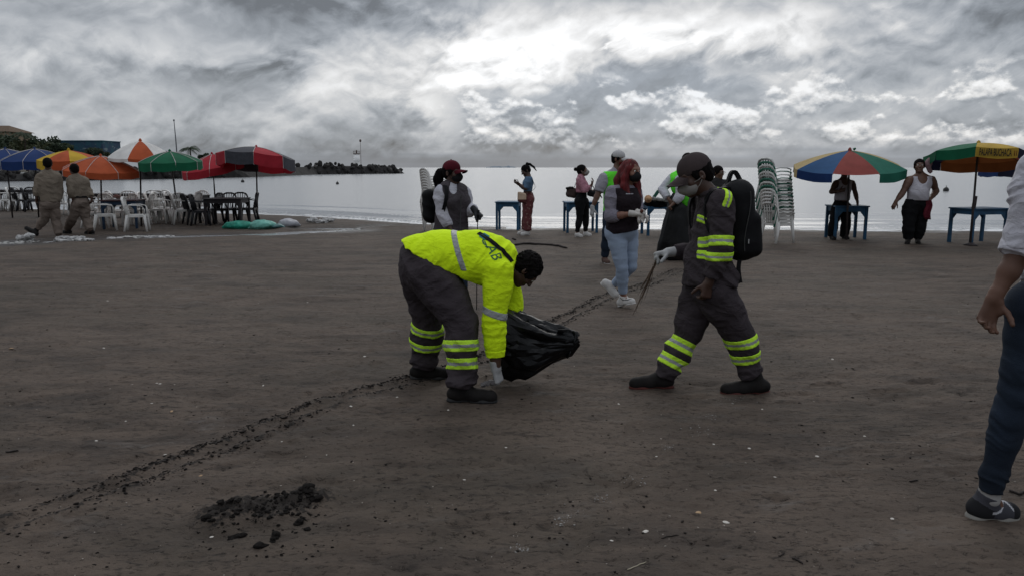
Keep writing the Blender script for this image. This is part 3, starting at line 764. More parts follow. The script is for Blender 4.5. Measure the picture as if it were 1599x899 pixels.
def lerp(a, b, t): return a+(b-a)*t
def rot_about(v, axis, ang): return Matrix.Rotation(ang, 3, axis) @ v
def hand_prims(S, wr, d, palm, side, curl=.5, s=1., grow=0., spread=1., thumb=.5):
    "palm, four unequal curled fingers and a thumb from the side of the palm"
    d = Vector(d).normalized(); palm = Vector(palm); palm = (palm-d*palm.dot(d)).normalized()
    th = d.cross(palm)*(1 if side == 'R' else -1)
    L = .098*s; W = .037*s
    S.cap(wr-d*.02*s, wr+d*.015*s, .026*s+grow, .026*s+grow, .015)
    for q in (-.75, -.25, .25, .75):
        S.cap(wr+d*.012*s+th*q*W*.55, wr+d*L+th*q*W, .0155*s+grow, .0135*s+grow, .014*s)
    S.cap(wr+d*.02*s+th*W*.55+palm*.008*s, wr+d*.055*s+th*W*.95+palm*.012*s, .018*s+grow, .014*s+grow, .015*s)
    for i, (q, fl) in enumerate(((.78,.075),(.27,.085),(-.25,.078),(-.76,.060))):
        p = wr+d*(L-.004*s-abs(q-.2)*.006*s)+th*q*W; dd = (d+th*q*.10*spread).normalized(); r = .0098*s
        c = curl*(1+.12*i)
        for j, k in enumerate((.45,.31,.24)):
            dd = (dd*math.cos(c*(.75,1.0,.7)[j])+(palm*math.cos(0)-dd*palm.dot(dd)).normalized()*math.sin(c*(.75,1.0,.7)[j])).normalized()
            e = p+dd*fl*k*s; S.cap(p, e, r*(1-.07*j)+grow, r*(1-.07*(j+1))+grow, .004*s); p = e
    p = wr+d*.03*s+th*W*.9+palm*.010*s; dd = (th*.75+d*.75+palm*thumb).normalized()
    for j, k in enumerate((.034,.032,.026)):
        e = p+dd*k*s; S.cap(p, e, .0125*s*(1-.08*j)+grow, .0115*s*(1-.08*j)+grow, .006*s); p = e; dd = (dd*.85+d*.45+palm*.25).normalized()

class Head:
    def __init__(s, c, f, u, k=1.):
        s.c = Vector(c); s.f = Vector(f).normalized(); u = Vector(u); s.u = (u-s.f*u.dot(s.f)).normalized(); s.r = s.f.cross(s.u).normalized(); s.k = k
        s.ax = [s.r, s.f, s.u]
    def P(s, x, y, z): return s.c+(s.r*x+s.f*y+s.u*z)*s.k
    def skin(h, S, ears=True):
        k = h.k; e = lambda p, r, kk=.015, sub=False: S.ell(h.P(*p), [a*k for a in r], h.ax, kk*k, sub)
        e((0,-.012,.032), (.074,.095,.086)); e((0,.034,-.042), (.055,.058,.072), .03); e((0,.072,-.094), (.026,.022,.02), .025)
        e((0,.068,.012), (.052,.026,.03), .02)
        for sx in (-1, 1):
            e((sx*.032,.098,.008), (.018,.018,.013), .012, True); e((sx*.043,.062,-.028), (.02,.024,.02), .02)
            S.cap(h.P(sx*.014,.086,.028), h.P(sx*.045,.078,.030), .008*k, .007*k, .012)
            if ears:
                e((sx*.077,-.012,-.008), (.009,.018,.031), .008); e((sx*.083,-.006,-.006), (.006,.008,.016), .004, True)
            S.cap(h.P(sx*.012,.106,-.028), h.P(sx*.010,.100,-.026), .0085*k, .008*k, .006)
        S.cap(h.P(0,.088,.014), h.P(0,.112,-.024), .0085*k, .0125*k, .012)
        e((0,.091,-.055), (.024,.010,.0065), .006); e((0,.089,-.067), (.021,.010,.007), .006); e((0,.103,-.061), (.022,.006,.0016), .003, True)
    def eyes(h, parent, m=None):
        b = bmesh.new()
        for sx in (-1, 1):
            bmesh.ops.create_icosphere(b, subdivisions=2, radius=.0125*h.k, matrix=Matrix.Translation(h.P(sx*.031,.0795,.008)))
        me = bpy.data.meshes.new('eyes'); 
        for v in b.verts: pass
        b.to_mesh(me); b.free(); me.materials.append(WHITE_EYE); me.materials.append(BLACKN)
        for p in me.polygons:
            p.use_smooth = True
            for sx in (-1, 1):
                if (p.center-h.P(sx*.031,.093,.008)).length < .0065*h.k: p.material_index = 1
        o = bpy.data.objects.new('eyes', me); COL.objects.link(o); o.parent = parent; o.location = -parent.location; return o

def std_disp(amp, sc=(9,9,16), seed=0, ridge=.6):
    def f(x, y, z):
        n = fbm(x*sc[0]+seed, y*sc[1]+seed*2, z*sc[2]+seed*3, 3, .5)
        w = n*.35
        m = vnoise(x*sc[0]*1.4+w*2+seed, y*sc[1]*1.4, z*sc[2]*1.6+w*3)
        return amp*(n*(1-ridge)+(1-2*np.abs(m))*ridge*-1)
    return f

class Person:
    def __init__(s, label, Y, j, face=None, vox=.012, k=1., wid=1., tf=.68, group=None, belly=0., bust=0., hipw=1., name='person', head_f=(0,-1,0), head_u=(0,0,1), hk=1., skin=SKIN, armr=1., legr=1., flat_gz=True):
        s.j = {a: (J(b[0], b[1], Y+(b[2] if len(b) > 2 else 0))) for a, b in j.items()}
        s.vox = vox; s.w = wid; s.tf = tf; s.label = label; s.skinm = skin; s.armr = armr; s.legr = legr; s.belly = belly; s.bust = bust; s.hipw = hipw
        q = s.j; base = (q['anL']+q['anR'])/2; base.z = gz(base.x, base.y)
        for a in ('toeL','toeR','heelL','heelR'):
            if a in q and abs(q[a].z) < .055: q[a].z = gz(q[a].x, q[a].y)-.006
        s.root = thing(name, label, 'person', base, 0, group); s.base = base
        s.right = (q['shR']-q['shL']).normalized()
        s.head = Head(q['head'], head_f, head_u, hk)
    def seg_f(s, a, b):
        u = (b-a).normalized(); return u.cross(s.right).normalized()
    def torso(s, S, grow=0., kk=.05, lower=True, upper=True):
        q = s.j; w = s.w; f1 = s.seg_f(q['pelvis'], q['waist']); f2 = s.seg_f(q['waist'], q['chest']); 
        pts = [q['pelvis'], q['waist'], q['chest']]
        rp, rw, rc = .145*w*s.hipw+grow, .135*w+grow, .155*w+grow
        if lower: S.cap(q['pelvis'], q['waist'], rp, rw, kk, (f1, s.tf*1.1))
        if upper:
            S.cap(q['waist'], q['chest'], rw, rc, kk, (f2, s.tf))
            up = lerp(q['chest'], q['neck'], .55); f3 = s.seg_f(q['chest'], q['neck'])
            S.cap(q['chest'], up, rc, .11*w+grow, kk, (f3, s.tf*.95))
            S.cap(lerp(up, q['shL'], .72), lerp(up, q['shR'], .72), .062*w+grow, .062*w+grow, .05)
            for a in 'LR': S.cap(q['neck']+(q['neck']-q['chest'])*.12, lerp(q['neck'], q['sh'+a], .82), .046*w+grow*.6, .044*w+grow*.8, .05)
            if s.belly: S.ell(q['waist']+f2*s.belly*.55-(q['chest']-q['waist'])*.1, [.13*w+grow, .10+s.belly*.5+grow, .15*w+grow], [s.right, f2, (q['chest']-q['waist'])], .07)
            if s.bust:
                for a in (-1, 1): S.ell(q['chest']+f2*(.085*w)+s.right*a*.07*w-(q['chest']-q['waist']).normalized()*.02, [.062*s.bust+grow]*3, None, .05)
        return S
    def arm(s, S, side, grow=0., t0=0., t1=1., kk=.03, flat=False, loose=0.):
        q = s.j; sh, el, wr = q['sh'+side], q['el'+side], q['wr'+side]; a = s.armr
        def P(t): return lerp(sh, el, t*2) if t < .5 else lerp(el, wr, t*2-1)
        rt = [(0,.060),(.12,.057),(.25,.050),(.42,.042),(.5,.041),(.6,.043),(.75,.037),(1,.027)]
        ts = [t for t in (0,.12,.25,.42,.5,.6,.75,1) if t0 <= t < t1-.02]+[t1]
        S.chain([P(t) for t in ts], [np.interp(t, [x[0] for x in rt], [x[1] for x in rt])*a+grow+loose*t for t in ts], kk, flat_end=flat)
        return S
    def leg(s, S, side, grow=0., t0=0., t1=1., kk=.035, flat=False, loose=0.):
        q = s.j; h, k, an = q['hip'+side], q['kn'+side], q['an'+side]; a = s.legr
        def P(t): return lerp(h, k, t*2) if t < .5 else lerp(k, an, t*2-1)
        rt = [(0,.098),(.15,.090),(.35,.070),(.5,.056),(.62,.056),(.72,.053),(.9,.038),(1,.036)]
        ts = [t for t in (0,.15,.35,.5,.62,.72,.9,1) if t0 <= t < t1-.02]+[t1]
        S.chain([P(t) for t in ts], [np.interp(t, [x[0] for x in rt], [x[1] for x in rt])*a+grow+loose*t for t in ts], kk, flat_end=flat)
        return S
    def glutes(s, S, grow=0.):
        q = s.j; f = s.seg_f(q['pelvis'], q['waist'])
        for a in 'LR': S.ell(lerp(q['hip'+a], q['pelvis'], .35)-f*.055*s.w, [.085*s.w*s.hipw+grow]*3, None, .06)
        return S
    def body(s, hands, vox=None, ears=True):
        S = SDF(); s.torso(S, -.012); q = s.j
        for a in 'LR': s.arm(S, a, 0); s.leg(S, a, -.006)
        S.cap(q['neck'], s.head.P(0,-.012,-.06), .056*s.head.k, .053*s.head.k, .03); s.head.skin(S, ears)
        for a, hd in hands.items():
            hand_prims(S, q['wr'+a], hd['d'], hd['n'], a, hd.get('curl', .5), hd.get('s', 1.), 0, hd.get('spread', 1), hd.get('thumb', .5))
        for a in 'LR':
            S.cap(q['an'+a], q['toe'+a]*.3+q['an'+a]*.7-Vector((0,0,.03)), .03, .03, .02)
        S_ = s.add(S, 'body', s.skinm, vox=vox or s.vox); s.bodyS = S
        s.head.eyes(s.root)
        return S_
    def add(s, S, name, mats, vox=None, parent=None, label=None, **k):
        o = S.mesh(name, vox or s.vox, mats, parent or s.root, local=s.base, **k)
        if label: o['label'] = label
        return o
    def glove(s, side, hd, m, grow=.0025, vox=None):
        S = SDF(); hand_prims(S, s.j['wr'+side], hd['d'], hd['n'], side, hd.get('curl', .5), hd.get('s', 1.), grow, hd.get('spread', 1), hd.get('thumb', .5))
        d = Vector(hd['d']).normalized(); w = s.j['wr'+side]; S.cap(w-d*.045, w+d*.01, .034, .031, .02, None, 'a')
        return s.add(S, 'glove', m, vox or s.vox)
    def shoe(s, side, m, sole, k=1., boot=.0, name='shoe', vox=None, high=.045, sole_h=.028):
        q = s.j; toe = q['toe'+side]; an = q['an'+side]
        d = (toe-an); heel_d = q.get('heel'+side)
        hl = heel_d if heel_d is not None else Vector((an.x, an.y, an.z))-Vector((d.x, d.y, 0)).normalized()*.045*k-Vector((0,0,.075))
        if heel_d is None and hl.z < .08: hl.z = gz(hl.x, hl.y)-.006
        ax = (toe-hl).normalized(); rt = ax.cross(Vector((0,0,1))).normalized(); up = rt.cross(ax).normalized()
        t0 = hl+ax*.035*k; t1 = toe-ax*.04*k
        U = SDF(); h = high*k
        U.chain([t0+up*h*1.05, lerp(t0, t1, .40)+up*h*1.2, lerp(t0, t1, .75)+up*h*.85, t1+up*h*.72], [.038*k,.040*k,.037*k,.038*k], .02)
        U.chain([t0+up*h*.9, lerp(t0, t1, .6)+up*.03, t1+up*.028], [.034*k,.042*k,.040*k], .02)
        U.cap(an+up*boot, lerp(t0, t1, .15)+up*h, .048*k, .044*k, .03, None, 'a')
        U.cut(hl+up*.012, -up)
        o = s.add(U, name, m, vox)
        B = SDF(); B.chain([t0-ax*.002, lerp(t0, t1, .3), lerp(t0, t1, .8), t1+ax*.004], [.041*k,.036*k,.046*k,.042*k], .02, (up, .9))
        c = hl+up*sole_h*.5
        B.cut(hl+up*sole_h, up); B.cut(hl, -up); B.ell(lerp(t0, t1, .36)-up*.006, (.05*k,.06,.018*k), [ax, rt, up], .004, True)
        s.add(B, 'sole', sole, vox, parent=o)
        if name in ('boot', 'sneaker', 'skate_shoe'):
            b = MB()
            for i in range(4):
                c = lerp(t0, t1, .34+.11*i)+up*(h*(1.2-.09*i)+.034*k); b.tube([c-rt*.024-up*.010-s.base, c-s.base, c+rt*.024-up*.010-s.base], .0028, 5)
            b.build('laces', mat('lace_grey', (.06,.055,.05), .8) if name == 'boot' else m, o)
        return o
    def mask(s, m, big=1.0, pts=False, vox=None):
        h = s.head; S = SDF(); k = h.k
        S.ell(h.P(0,.058,-.052), [.058*k*big,.060*k*big,.052*k*big], h.ax, .01); S.cap(h.P(0,.095,-.01), h.P(0,.118 if pts else .108,-.045), .014*k, .020*k, .03)
        S.cut(h.P(0,.03,-.05), -h.f)
        o = s.add(S, 'face_mask', m, vox)
        for sx in (-1, 1):
            b = MB()
            for z0 in (-.03, -.085): b.tube([h.P(sx*.05,.06,z0)-s.base, h.P(sx*.072,.02,(z0-.02)/2)-s.base, h.P(sx*.082,-.02,-.01)-s.base], .0022*k, 5)
            b.build('ear_loop', m, o)
        return o
    def cap_hat(s, m, mb=None, vox=None, tilt=0., brim=.1):
        h = s.head; S = SDF(); k = h.k
        S.ell(h.P(0,-.008,.048), [.084*k,.106*k,.088*k], h.ax, .01); S.cut(h.P(0,0,.026), -(h.u+h.f*.12)); 
        o = s.add(S, 'cap', m, vox)
        V = []; F = []; n = 12
        for lay in (0, 1):
            for i in range(n+1):
                a = (i/n-.5)*math.pi*.92
                for jn in range(5):
                    q = jn/4; x = math.sin(a)*(.078+.0*q); y = .07+math.cos(a)*(.035+q*brim)
                    x *= (1-.12*q); z = .034-(.016+.02*q)*(x/.07)**2-q*(.012+tilt)-(.004 if lay else 0)
                    V.append(h.P(x, y, z)-s.base)
        for lay in (0, 1):
            for i in range(n):
                for jn in range(4):
                    a0 = lay*(n+1)*5+i*5+jn; f = (a0, a0+1, a0+6, a0+5); F.append(f if lay == 0 else f[::-1])
        K = (n+1)*5
        for i in range(n): a0 = i*5+4; F.append((a0, a0+K, a0+5+K, a0+5)[::-1])
        mesh_obj('brim', V, F, mb or m, o)
        b = MB(); b.tube([h.P(0,-.008,.134)-s.base, h.P(0,-.008,.142)-s.base], .008, 8); b.build('button', m, o)
        return o
    def hair_short(s, m=HAIR, amp=.004, fr=60, low=-.03, vox=None, thick=1.):
        h = s.head; S = SDF(); k = h.k
        S.ell(h.P(0,-.018,.038), [.081*k*thick,.099*k*thick,.089*k*thick], h.ax, .01); S.ell(h.P(0,-.055,-.02), [.066*k,.056*k,.055*k], h.ax, .03)
        for sx in (-1, 1): S.ell(h.P(sx*.072,.022,.012), [.010*k,.020*k,.034*k], h.ax, .015)
        S.ell(h.P(0,.105,.0), [.06*k,.045*k,.055*k], h.ax, .008, True)
        return s.add(S, 'hair', m, vox, disp=lambda x, y, z: amp*fbm(x*fr, y*fr, z*fr, 2))
    def band(s, S, a, b, t0, t1, rad, vox=None, grow=.006, name='reflective_band', stripe=(.36,.64), mats=None, rot=None):
        "hi-vis strip round a limb of garment S between fractions t0..t1 of the way a..b"
        a, b = Vector(a), Vector(b); n = (b-a).normalized() if rot is None else Vector(rot).normalized()
        p0, p1 = lerp(a, b, t0), lerp(a, b, t1); mid = (p0+p1)/2; R = rad
        lo, hi = mid-Vector((R,R,R)), mid+Vector((R,R,R))
        wdt = (p1-p0).dot(n)
        def mf(C):
            t = (C-nv(p0))@nv(n)/wdt
            return ((t > stripe[0]) & (t < stripe[1])).astype(int)
        return S.mesh(name, vox or s.vox, mats or [NEON_V, SILVER], s.root, disp=getattr(S, 'dispf', None), off=grow, bounds=(lo, hi), matfn=mf, local=s.base, clip=[(p0, -n), (p1, n)])

def backpack(p, c, right, up, back, hw, hh, hd, m, label, name='backpack', vox=None, worn='worn on the back'):
    "a rounded sack with a front pocket, handle and straps; carried by a person but a thing of its own"
    c = Vector(c); r = thing(name, label, 'backpack' if name == 'backpack' else 'bag', c)
    S = SDF(); S.box(c, (hw, hd, hh), [right, back, up], min(hw, hd)*.85, .02); S.box(c-Vector(up)*hh*.25+Vector(back)*hd*.75, (hw*.8, hd*.4, hh*.5), [right, back, up], hd*.35, .02)
    S.mesh('pack_body', vox or p.vox, m, r, disp=std_disp(.006, (7,7,7), 3), local=c)
    return r
def strap(root, name, pts, w, th, m, base, n=24):
    "flat webbing through points, width vector given per point"
    V = []; F = []; 
    P_ = [Vector(a) for a, _ in pts]; W_ = [Vector(b).normalized() for _, b in pts]
    k = len(P_)-1; L = []
    for i in range(n+1):
        t = i/n*k; a = min(int(t), k-1); u = t-a
        p0, p1, p2, p3 = P_[max(a-1,0)], P_[a], P_[a+1], P_[min(a+2,k)]
        p = .5*((2*p1)+(-p0+p2)*u+(2*p0-5*p1+4*p2-p3)*u*u+(-p0+3*p1-3*p2+p3)*u**3)
        L.append((p, W_[a].lerp(W_[a+1], u).normalized()))
    for i, (p, wv) in enumerate(L):
        d = (L[min(i+1,n)][0]-L[max(i-1,0)][0]).normalized(); nn = d.cross(wv).normalized()
        for a, b in ((-1,-1),(1,-1),(1,1),(-1,1)): V.append(p+wv*a*w/2+nn*b*th/2-base)
    for i in range(n):
        for q in range(4): F.append((i*4+q, i*4+(q+1)%4, (i+1)*4+(q+1)%4, (i+1)*4+q))
    F += [(3,2,1,0), tuple(n*4+q for q in range(4))]
    return mesh_obj(name, V, F, m, root, False)
def text_on(root, body, size, origin, xdir, ydir, proj_dir, bvh, m, name, base, off=.004, bold=0., sx=1.):
    "lettering printed on a cloth: real letter outlines laid on the surface"
    cu = bpy.data.curves.new(name, 'FONT'); cu.body = body; cu.size = size; cu.align_x = 'CENTER'; cu.align_y = 'CENTER'; cu.offset = bold; cu.resolution_u = 3
    o = bpy.data.objects.new('tmp', cu); COL.objects.link(o); bpy.context.view_layer.update()
    me = bpy.data.meshes.new_from_object(o); bpy.data.objects.remove(o)
    bm = bmesh.new(); bm.from_mesh(me); bmesh.ops.triangulate(bm, faces=bm.faces)
    for _ in range(3):
        e = [e for e in bm.edges if e.calc_length() > size*.12]
        if not e: break
        bmesh.ops.subdivide_edges(bm, edges=e, cuts=1); bmesh.ops.triangulate(bm, faces=bm.faces)
    X, Yd, D = Vector(xdir).normalized(), Vector(ydir).normalized(), Vector(proj_dir).normalized(); O = Vector(origin)
    for v in bm.verts:
        p = O+X*v.co.x*sx+Yd*v.co.y
        if bvh is not None:
            h = bvh.ray_cast(p-D*.5, D)
            v.co = (h[0]-D*off if h[0] is not None else p)-base
        else: v.co = p-base
    bm.to_mesh(me); bm.free(); me.materials.clear(); me.materials.append(m)
    r = bpy.data.objects.new(name, me); COL.objects.link(r); r.parent = root; return r
def bvh_of(o, base):
    return BVHTree.FromPolygons([v.co+base for v in o.data.vertices], [tuple(p.vertices) for p in o.data.polygons])

V3 = Vector
# ---------------------------------------------------------------- the man bending over in the neon shirt
def bending_man():
    p = Person('heavy man bending far over in a neon yellow shirt, picking litter into a black bag', 5.15, dict(
        head=(821,421,-.02), neck=(786,402,0), pelvis=(668,412,0), waist=(702,405,0), chest=(750,404,0),
        shR=(779,428,-.19), shL=(783,404,.2), elR=(771,500,-.24), wrR=(774,572,-.26), elL=(800,470,.18), wrL=(798,520,.08),
        hipR=(672,428,-.10), hipL=(660,424,.12), knR=(721,500,-.2), anR=(723,604,-.28), knL=(668,498,.2), anL=(662,572,.27),
        toeR=(776,627,-.3), toeL=(704,587,.27), heelR=(699,628,-.27), heelL=(641,591,.27)), vox=.0068, wid=1.22, tf=.80,
        head_f=(.42,.12,-.9), head_u=(.9,.05,.42), skin=SKIN_D, armr=1.3, legr=1.25)
    q = p.j
    hR = dict(d=(.22,.05,-1), n=(-.8,.55,-.1), curl=.75, s=1.02); hL = dict(d=(.1,-.2,-1), n=(-1,0,0), curl=1.0)
    p.body(dict(R=hR, L=hL), vox=.006)
    p.glove('R', hR, GLOVE, vox=.005); p.glove('L', hL, GLOVE, vox=.006)
    # shirt
    S = SDF(); f = p.seg_f(q['pelvis'], q['chest']); 
    S.chain([J(650, 402, 5.15), J(690, 404, 5.15), q['chest'], lerp(q['chest'], q['neck'], .62)], [.185,.22,.215,.15], .08, (f, .86))
    S.ell(lerp(q['waist'], q['chest'], .2)+f*.05, [.2,.16,.19], [q['chest']-q['waist'], p.right, f], .08)
    S.cap(lerp(q['chest'], q['shL'], .85), lerp(q['chest'], q['shR'], .85), .088, .088, .09)
    e0 = J(641, 384, 5.15); e1 = J(727, 440, 4.9); hd = V3((e1.x-e0.x, 0, e1.z-e0.z)); S.cutnow(V3((e0.x, 5, e0.z)), V3((hd.z, 0, -hd.x)))
    for a in 'LR': p.arm(S, a, .024, 0, .9, .035, True, -.004)
    w0 = np.array(q['elR'])
    def dsp(x, y, z):
        # folds fan out from the armpit and the hem, creases ring the elbow
        u = x*.62+z*.78; v = -x*.78+z*.62
        n = fbm(u*5, y*6, v*13, 3, .5); near = np.exp(-(((x-w0[0])**2+(y-w0[1])**2+(z-w0[2]+.05)**2)/.016))
        ring = np.sin(z*130+2*vnoise(x*20, y*20, z*8))*near*.0035
        low = np.exp(-((z-.98)/.10)**2)
        d = -.011*(1-2*np.abs(vnoise(u*5+n*.5, y*6, v*17)))*(.25+1.1*low)+.004
        return d-.004*n+ring
    S.dispf = dsp
    sh = p.add(S, 'shirt', NEON, disp=dsp, vox=.0065)
    p.shirtS = S
    # silver bands: round the back, round the sleeve
    a_, b_ = J(706, 362, 5.15), J(775, 362, 5.15)
    n = (b_-a_).normalized(); n = V3((.93,-.0,.30))
    c0 = J(716, 392, 5.0); 
    S.mesh('reflective_band', .0065, SILVER, p.root, disp=dsp, off=.003, bounds=(c0-V3((.3,.45,.13)), c0+V3((.3,.6,.3))), local=p.base, clip=[(c0-n*.020, -n), (c0+n*.020, n)])
    m0 = lerp(q['shR'], q['elR'], .82); n = V3((-.35,0,-1)).normalized()
    S.mesh('reflective_band', .0065, SILVER, p.root, disp=dsp, off=.003, bounds=(m0-V3((.14,.14,.1)), m0+V3((.14,.14,.1))), local=p.base, clip=[(m0-n*.022, -n), (m0+n*.026, n)])
    cu = lerp(q['elR'], q['wrR'], .72); n = (q['wrR']-q['elR']).normalized()
    S.mesh('cuff', .006, NEON, p.root, disp=dsp, off=.004, bounds=(cu-V3((.1,.1,.08)), cu+V3((.1,.1,.08))), local=p.base, clip=[(cu-n*.026, -n), (cu+n*.026, n)])
    bv = bvh_of(sh, p.base)
    DK = mat('print_dark_green', (.04,.12,.05), .8); TL = mat('print_teal', (.01,.16,.2), .8); dr = V3((0,.85,-.52))
    o = J(767, 391, 5.0); X = (J(777,406,4.95)-J(757,372,5.05)).normalized(); Yv = X.cross(-dr).normalized()*-1
    if Yv.x < 0: Yv = -Yv
    text_on(p.root, 'CAB', .108, o, X, Yv, dr, bv, DK, 'back_lettering', p.base, .003, .0)
    b = MB()
    def strip(px0, py0, px1, py1, w, m, nm):
        V = []; F = []; A, B_ = J(px0, py0, 5.05), J(px1, py1, 5.05); d = (B_-A).normalized(); sd_ = d.cross(dr).normalized(); n_ = 26
        for i in range(n_+1):
            for sx in (-1, 0, 1):
                c = lerp(A, B_, i/n_)+sd_*sx*w/2; h = bv.ray_cast(c-dr*.6, dr)
                V.append(h[0] if h[0] is not None else None)
        for i in range(n_):
            for k in (0, 1):
                ids = (i*3+k, i*3+k+1, (i+1)*3+k+1, (i+1)*3+k)
                if all(V[j] is not None for j in ids): F.append(ids)
        V2 = [(v-dr*.003 if v is not None else A)-p.base for v in V]
        top = len(V2); V2 = V2+[v-dr*.003 for v in V2]; F2 = [tuple(j+top for j in f) for f in F]
        return mesh_obj(nm, V2, F+F2, m, p.root)
    strip(747, 361, 800, 411, .034, BLACKC, 'shoulder_strap')
    strip(752, 365, 761, 373, .055, TL, 'back_logo')
    for a, b2 in (((757,381),(762,398)),): strip(*a, *b2, .007, DK, 'small_lettering_line')
    # trousers
    T = SDF(); p.torso(T, .03, upper=False); p.glutes(T, .035)
    T.cap(q['hipL'], q['hipR'], .15, .15, .06)
    T.cap(q['pelvis'], q['waist'], .175, .15, .06); T.cutnow(J(700, 405, 5.15), V3((1,0,.35)))
    p.leg(T, 'R', .037, 0, .97, .05, True, .008); p.leg(T, 'L', .034, 0, .97, .05, True, .005)
    def tdsp(x, y, z):
        lowf = np.exp(-((z-.13)/.09)**2)
        return -.016*lowf*(1-2*np.abs(vnoise(x*5, y*5, z*22+2*vnoise(x*6, y*6, z*3))))-.015*(1-2*np.abs(vnoise(x*4.5+z*3, y*4, z*6.5+x*4)))-.008*fbm(x*4, y*4, z*5, 2)-.006*(1-2*np.abs(vnoise(x*11+z*8, y*9, z*14-x*10)))+.011
    T.dispf = tdsp
    p.add(T, 'trousers', UNI, disp=tdsp)
    cR = [(548,559),(567,580)]  # filled below by fractions
    kR, aR, kL, aL = q['knR'], q['anR'], q['knL'], q['anL']
    for t0, t1 in ((.28,.45),(.55,.72)): p.band(T, kR, aR, t0, t1, .2, stripe=(.36,.66))
    for t0, t1 in ((.10,.26),(.42,.58)): p.band(T, kL, aL, t0, t1, .2, stripe=(.36,.66))
    # cargo pocket flap
    for a in 'LR': p.shoe(a, BOOT, SOLE_B, 1.12, .03, 'boot')
    # short curly hair
    h = p.head; Hs = SDF(); k = 1.
    Hs.ell(h.P(0,-.02,.036), (.090,.108,.098), h.ax, .01); Hs.ell(h.P(0,-.06,-.025), (.072,.058,.055), h.ax, .03)
    for sx in (-1, 1): Hs.ell(h.P(sx*.076,.03,.012), (.013,.028,.045), h.ax, .015)
    Hs.ell(h.P(0,.115,-.0), (.065,.048,.06), h.ax, .008, True)
    p.add(Hs, 'hair', HAIR, vox=.005, disp=lambda x, y, z: .008*(1-2*np.abs(vnoise(x*55, y*55, z*55)))+.006*vnoise(x*110, y*110, z*110))
    return p
bending_man()

# ---------------------------------------------------------------- the black bag he holds open on the sand
PLASTIC = mat('black_bin_bag', (.003,.003,.0035), .30, .2, 3, .5, 16, .22)
def ridged(x, y, z): return 1-2*abs(vnoise(np.array([x]), np.array([y]), np.array([z]))[0])
def open_bag():
    base = G(830, 598); r = thing('rubbish_bag', 'crumpled black rubbish bag lying open on the sand beside the bending man', 'rubbish bag', base)
    # centre line and half heights along the bag, mouth to tail
    X = [(771,478,598),(790,466,597),(812,480,593),(838,496,583),(858,505,570),(876,510,562),(890,514,558),(900,517,541)]
    n = 74; m = 90; V = []
    for i in range(n+1):
        t = i/n*(len(X)-1); k = min(int(t), len(X)-2); u = t-k
        px, y0, y1 = [X[k][c]*(1-u)+X[k+1][c]*u for c in range(3)]
        Yc = 5.24-.05*i/n; A, B_ = J(px, y0, Yc), J(px, y1, Yc); B_.z = max(B_.z, .004)
        c = (A+B_)/2; hz = (A.z-B_.z)/2; hy = .20*(1-.72*(i/n)**1.5)
        for j in range(m):
            a = 2*math.pi*j/m; ca, sa = math.cos(a), math.sin(a)
            d = V3((0, ca*hy, sa*hz)); 
            pt = c+d; f1 = ridged(pt.x*3.2+sa*.8, ca*2.4, sa*2.4+pt.x*2); f2 = ridged(pt.x*8+3+sa*2, ca*6, sa*6-pt.x*5); f3 = ridged(pt.x*19, ca*13, sa*13+pt.x*9)
            q = 1-.17*f1-.06*f2-.02*f3
            pt = c+d*q; pt.z = max(pt.z, .003+.004*f2+.004); pt.x += .02*f1*(i/n)+.012*f2
            V.append(pt-base)
    F = [(i*m+j, (i+1)*m+j, (i+1)*m+(j+1)%m, i*m+(j+1)%m) for i in range(n) for j in range(m)]
    k = len(V); V.append(J(882, 537, 5.2)-base)
    F += [(n*m+j, k, n*m+(j+1)%m) for j in range(m)]
    # inner skin so the mouth reads as a thin film
    inner = [V3(v)*1 for v in V[:20*m]]
    k = len(V)
    for i in range(20):
        c = sum((V[i*m+j] for j in range(m)), V3())/m
        for j in range(m): V.append(c+(V[i*m+j]-c)*.985)
    F += [(k+i*m+j, k+i*m+(j+1)%m, k+(i+1)*m+(j+1)%m, k+(i+1)*m+j) for i in range(19) for j in range(m)]
    F += [(j, (j+1)%m, k+(j+1)%m, k+j) for j in range(m)]
    o = mesh_obj('bag_film', V, F, PLASTIC, r, False); md = o.modifiers.new('crumple', 'DECIMATE'); md.ratio = .16
    # the loose, flattened corner flapping at the tail
    V = []; F = []
    for i in range(13):
        for j in range(9):
            u, v = i/12, j/8; a = J(870-4*v+18*u, 512+48*v-20*u*0, 5.18); b_ = J(902-16*v, 516+40*v, 5.2)
            pt = lerp(a, b_, u)+V3((0, .05*ridged(u*2.2, v*2.6, 1.)-.05, .008*ridged(u*5, v*5, 2.)))
            V.append(pt-base)
    F = [(i*9+j, (i+1)*9+j, (i+1)*9+j+1, i*9+j+1) for i in range(12) for j in range(8)]
    o = mesh_obj('bag_flap', V, F, PLASTIC, r); md = o.modifiers.new('thickness', 'SOLIDIFY'); md.thickness = .003
    # bits of litter in the gloved hand
    b = MB(); c = J(768, 596, 4.87)
    for i in range(5): b.box((-.02+i*.004,-.012,-.012), (.018,.012,.014), 0, Matrix.Translation(c-V3((.015*i,0,.006*i-.0)))@Matrix.Rotation(i*1.1, 4, (.3,.5,1)))
    tag(b.build('litter', mat('litter_grey', (.12,.11,.11), .6), None), 'scraps of grey litter pinched in the bending man\'s white glove', 'litter')
open_bag()

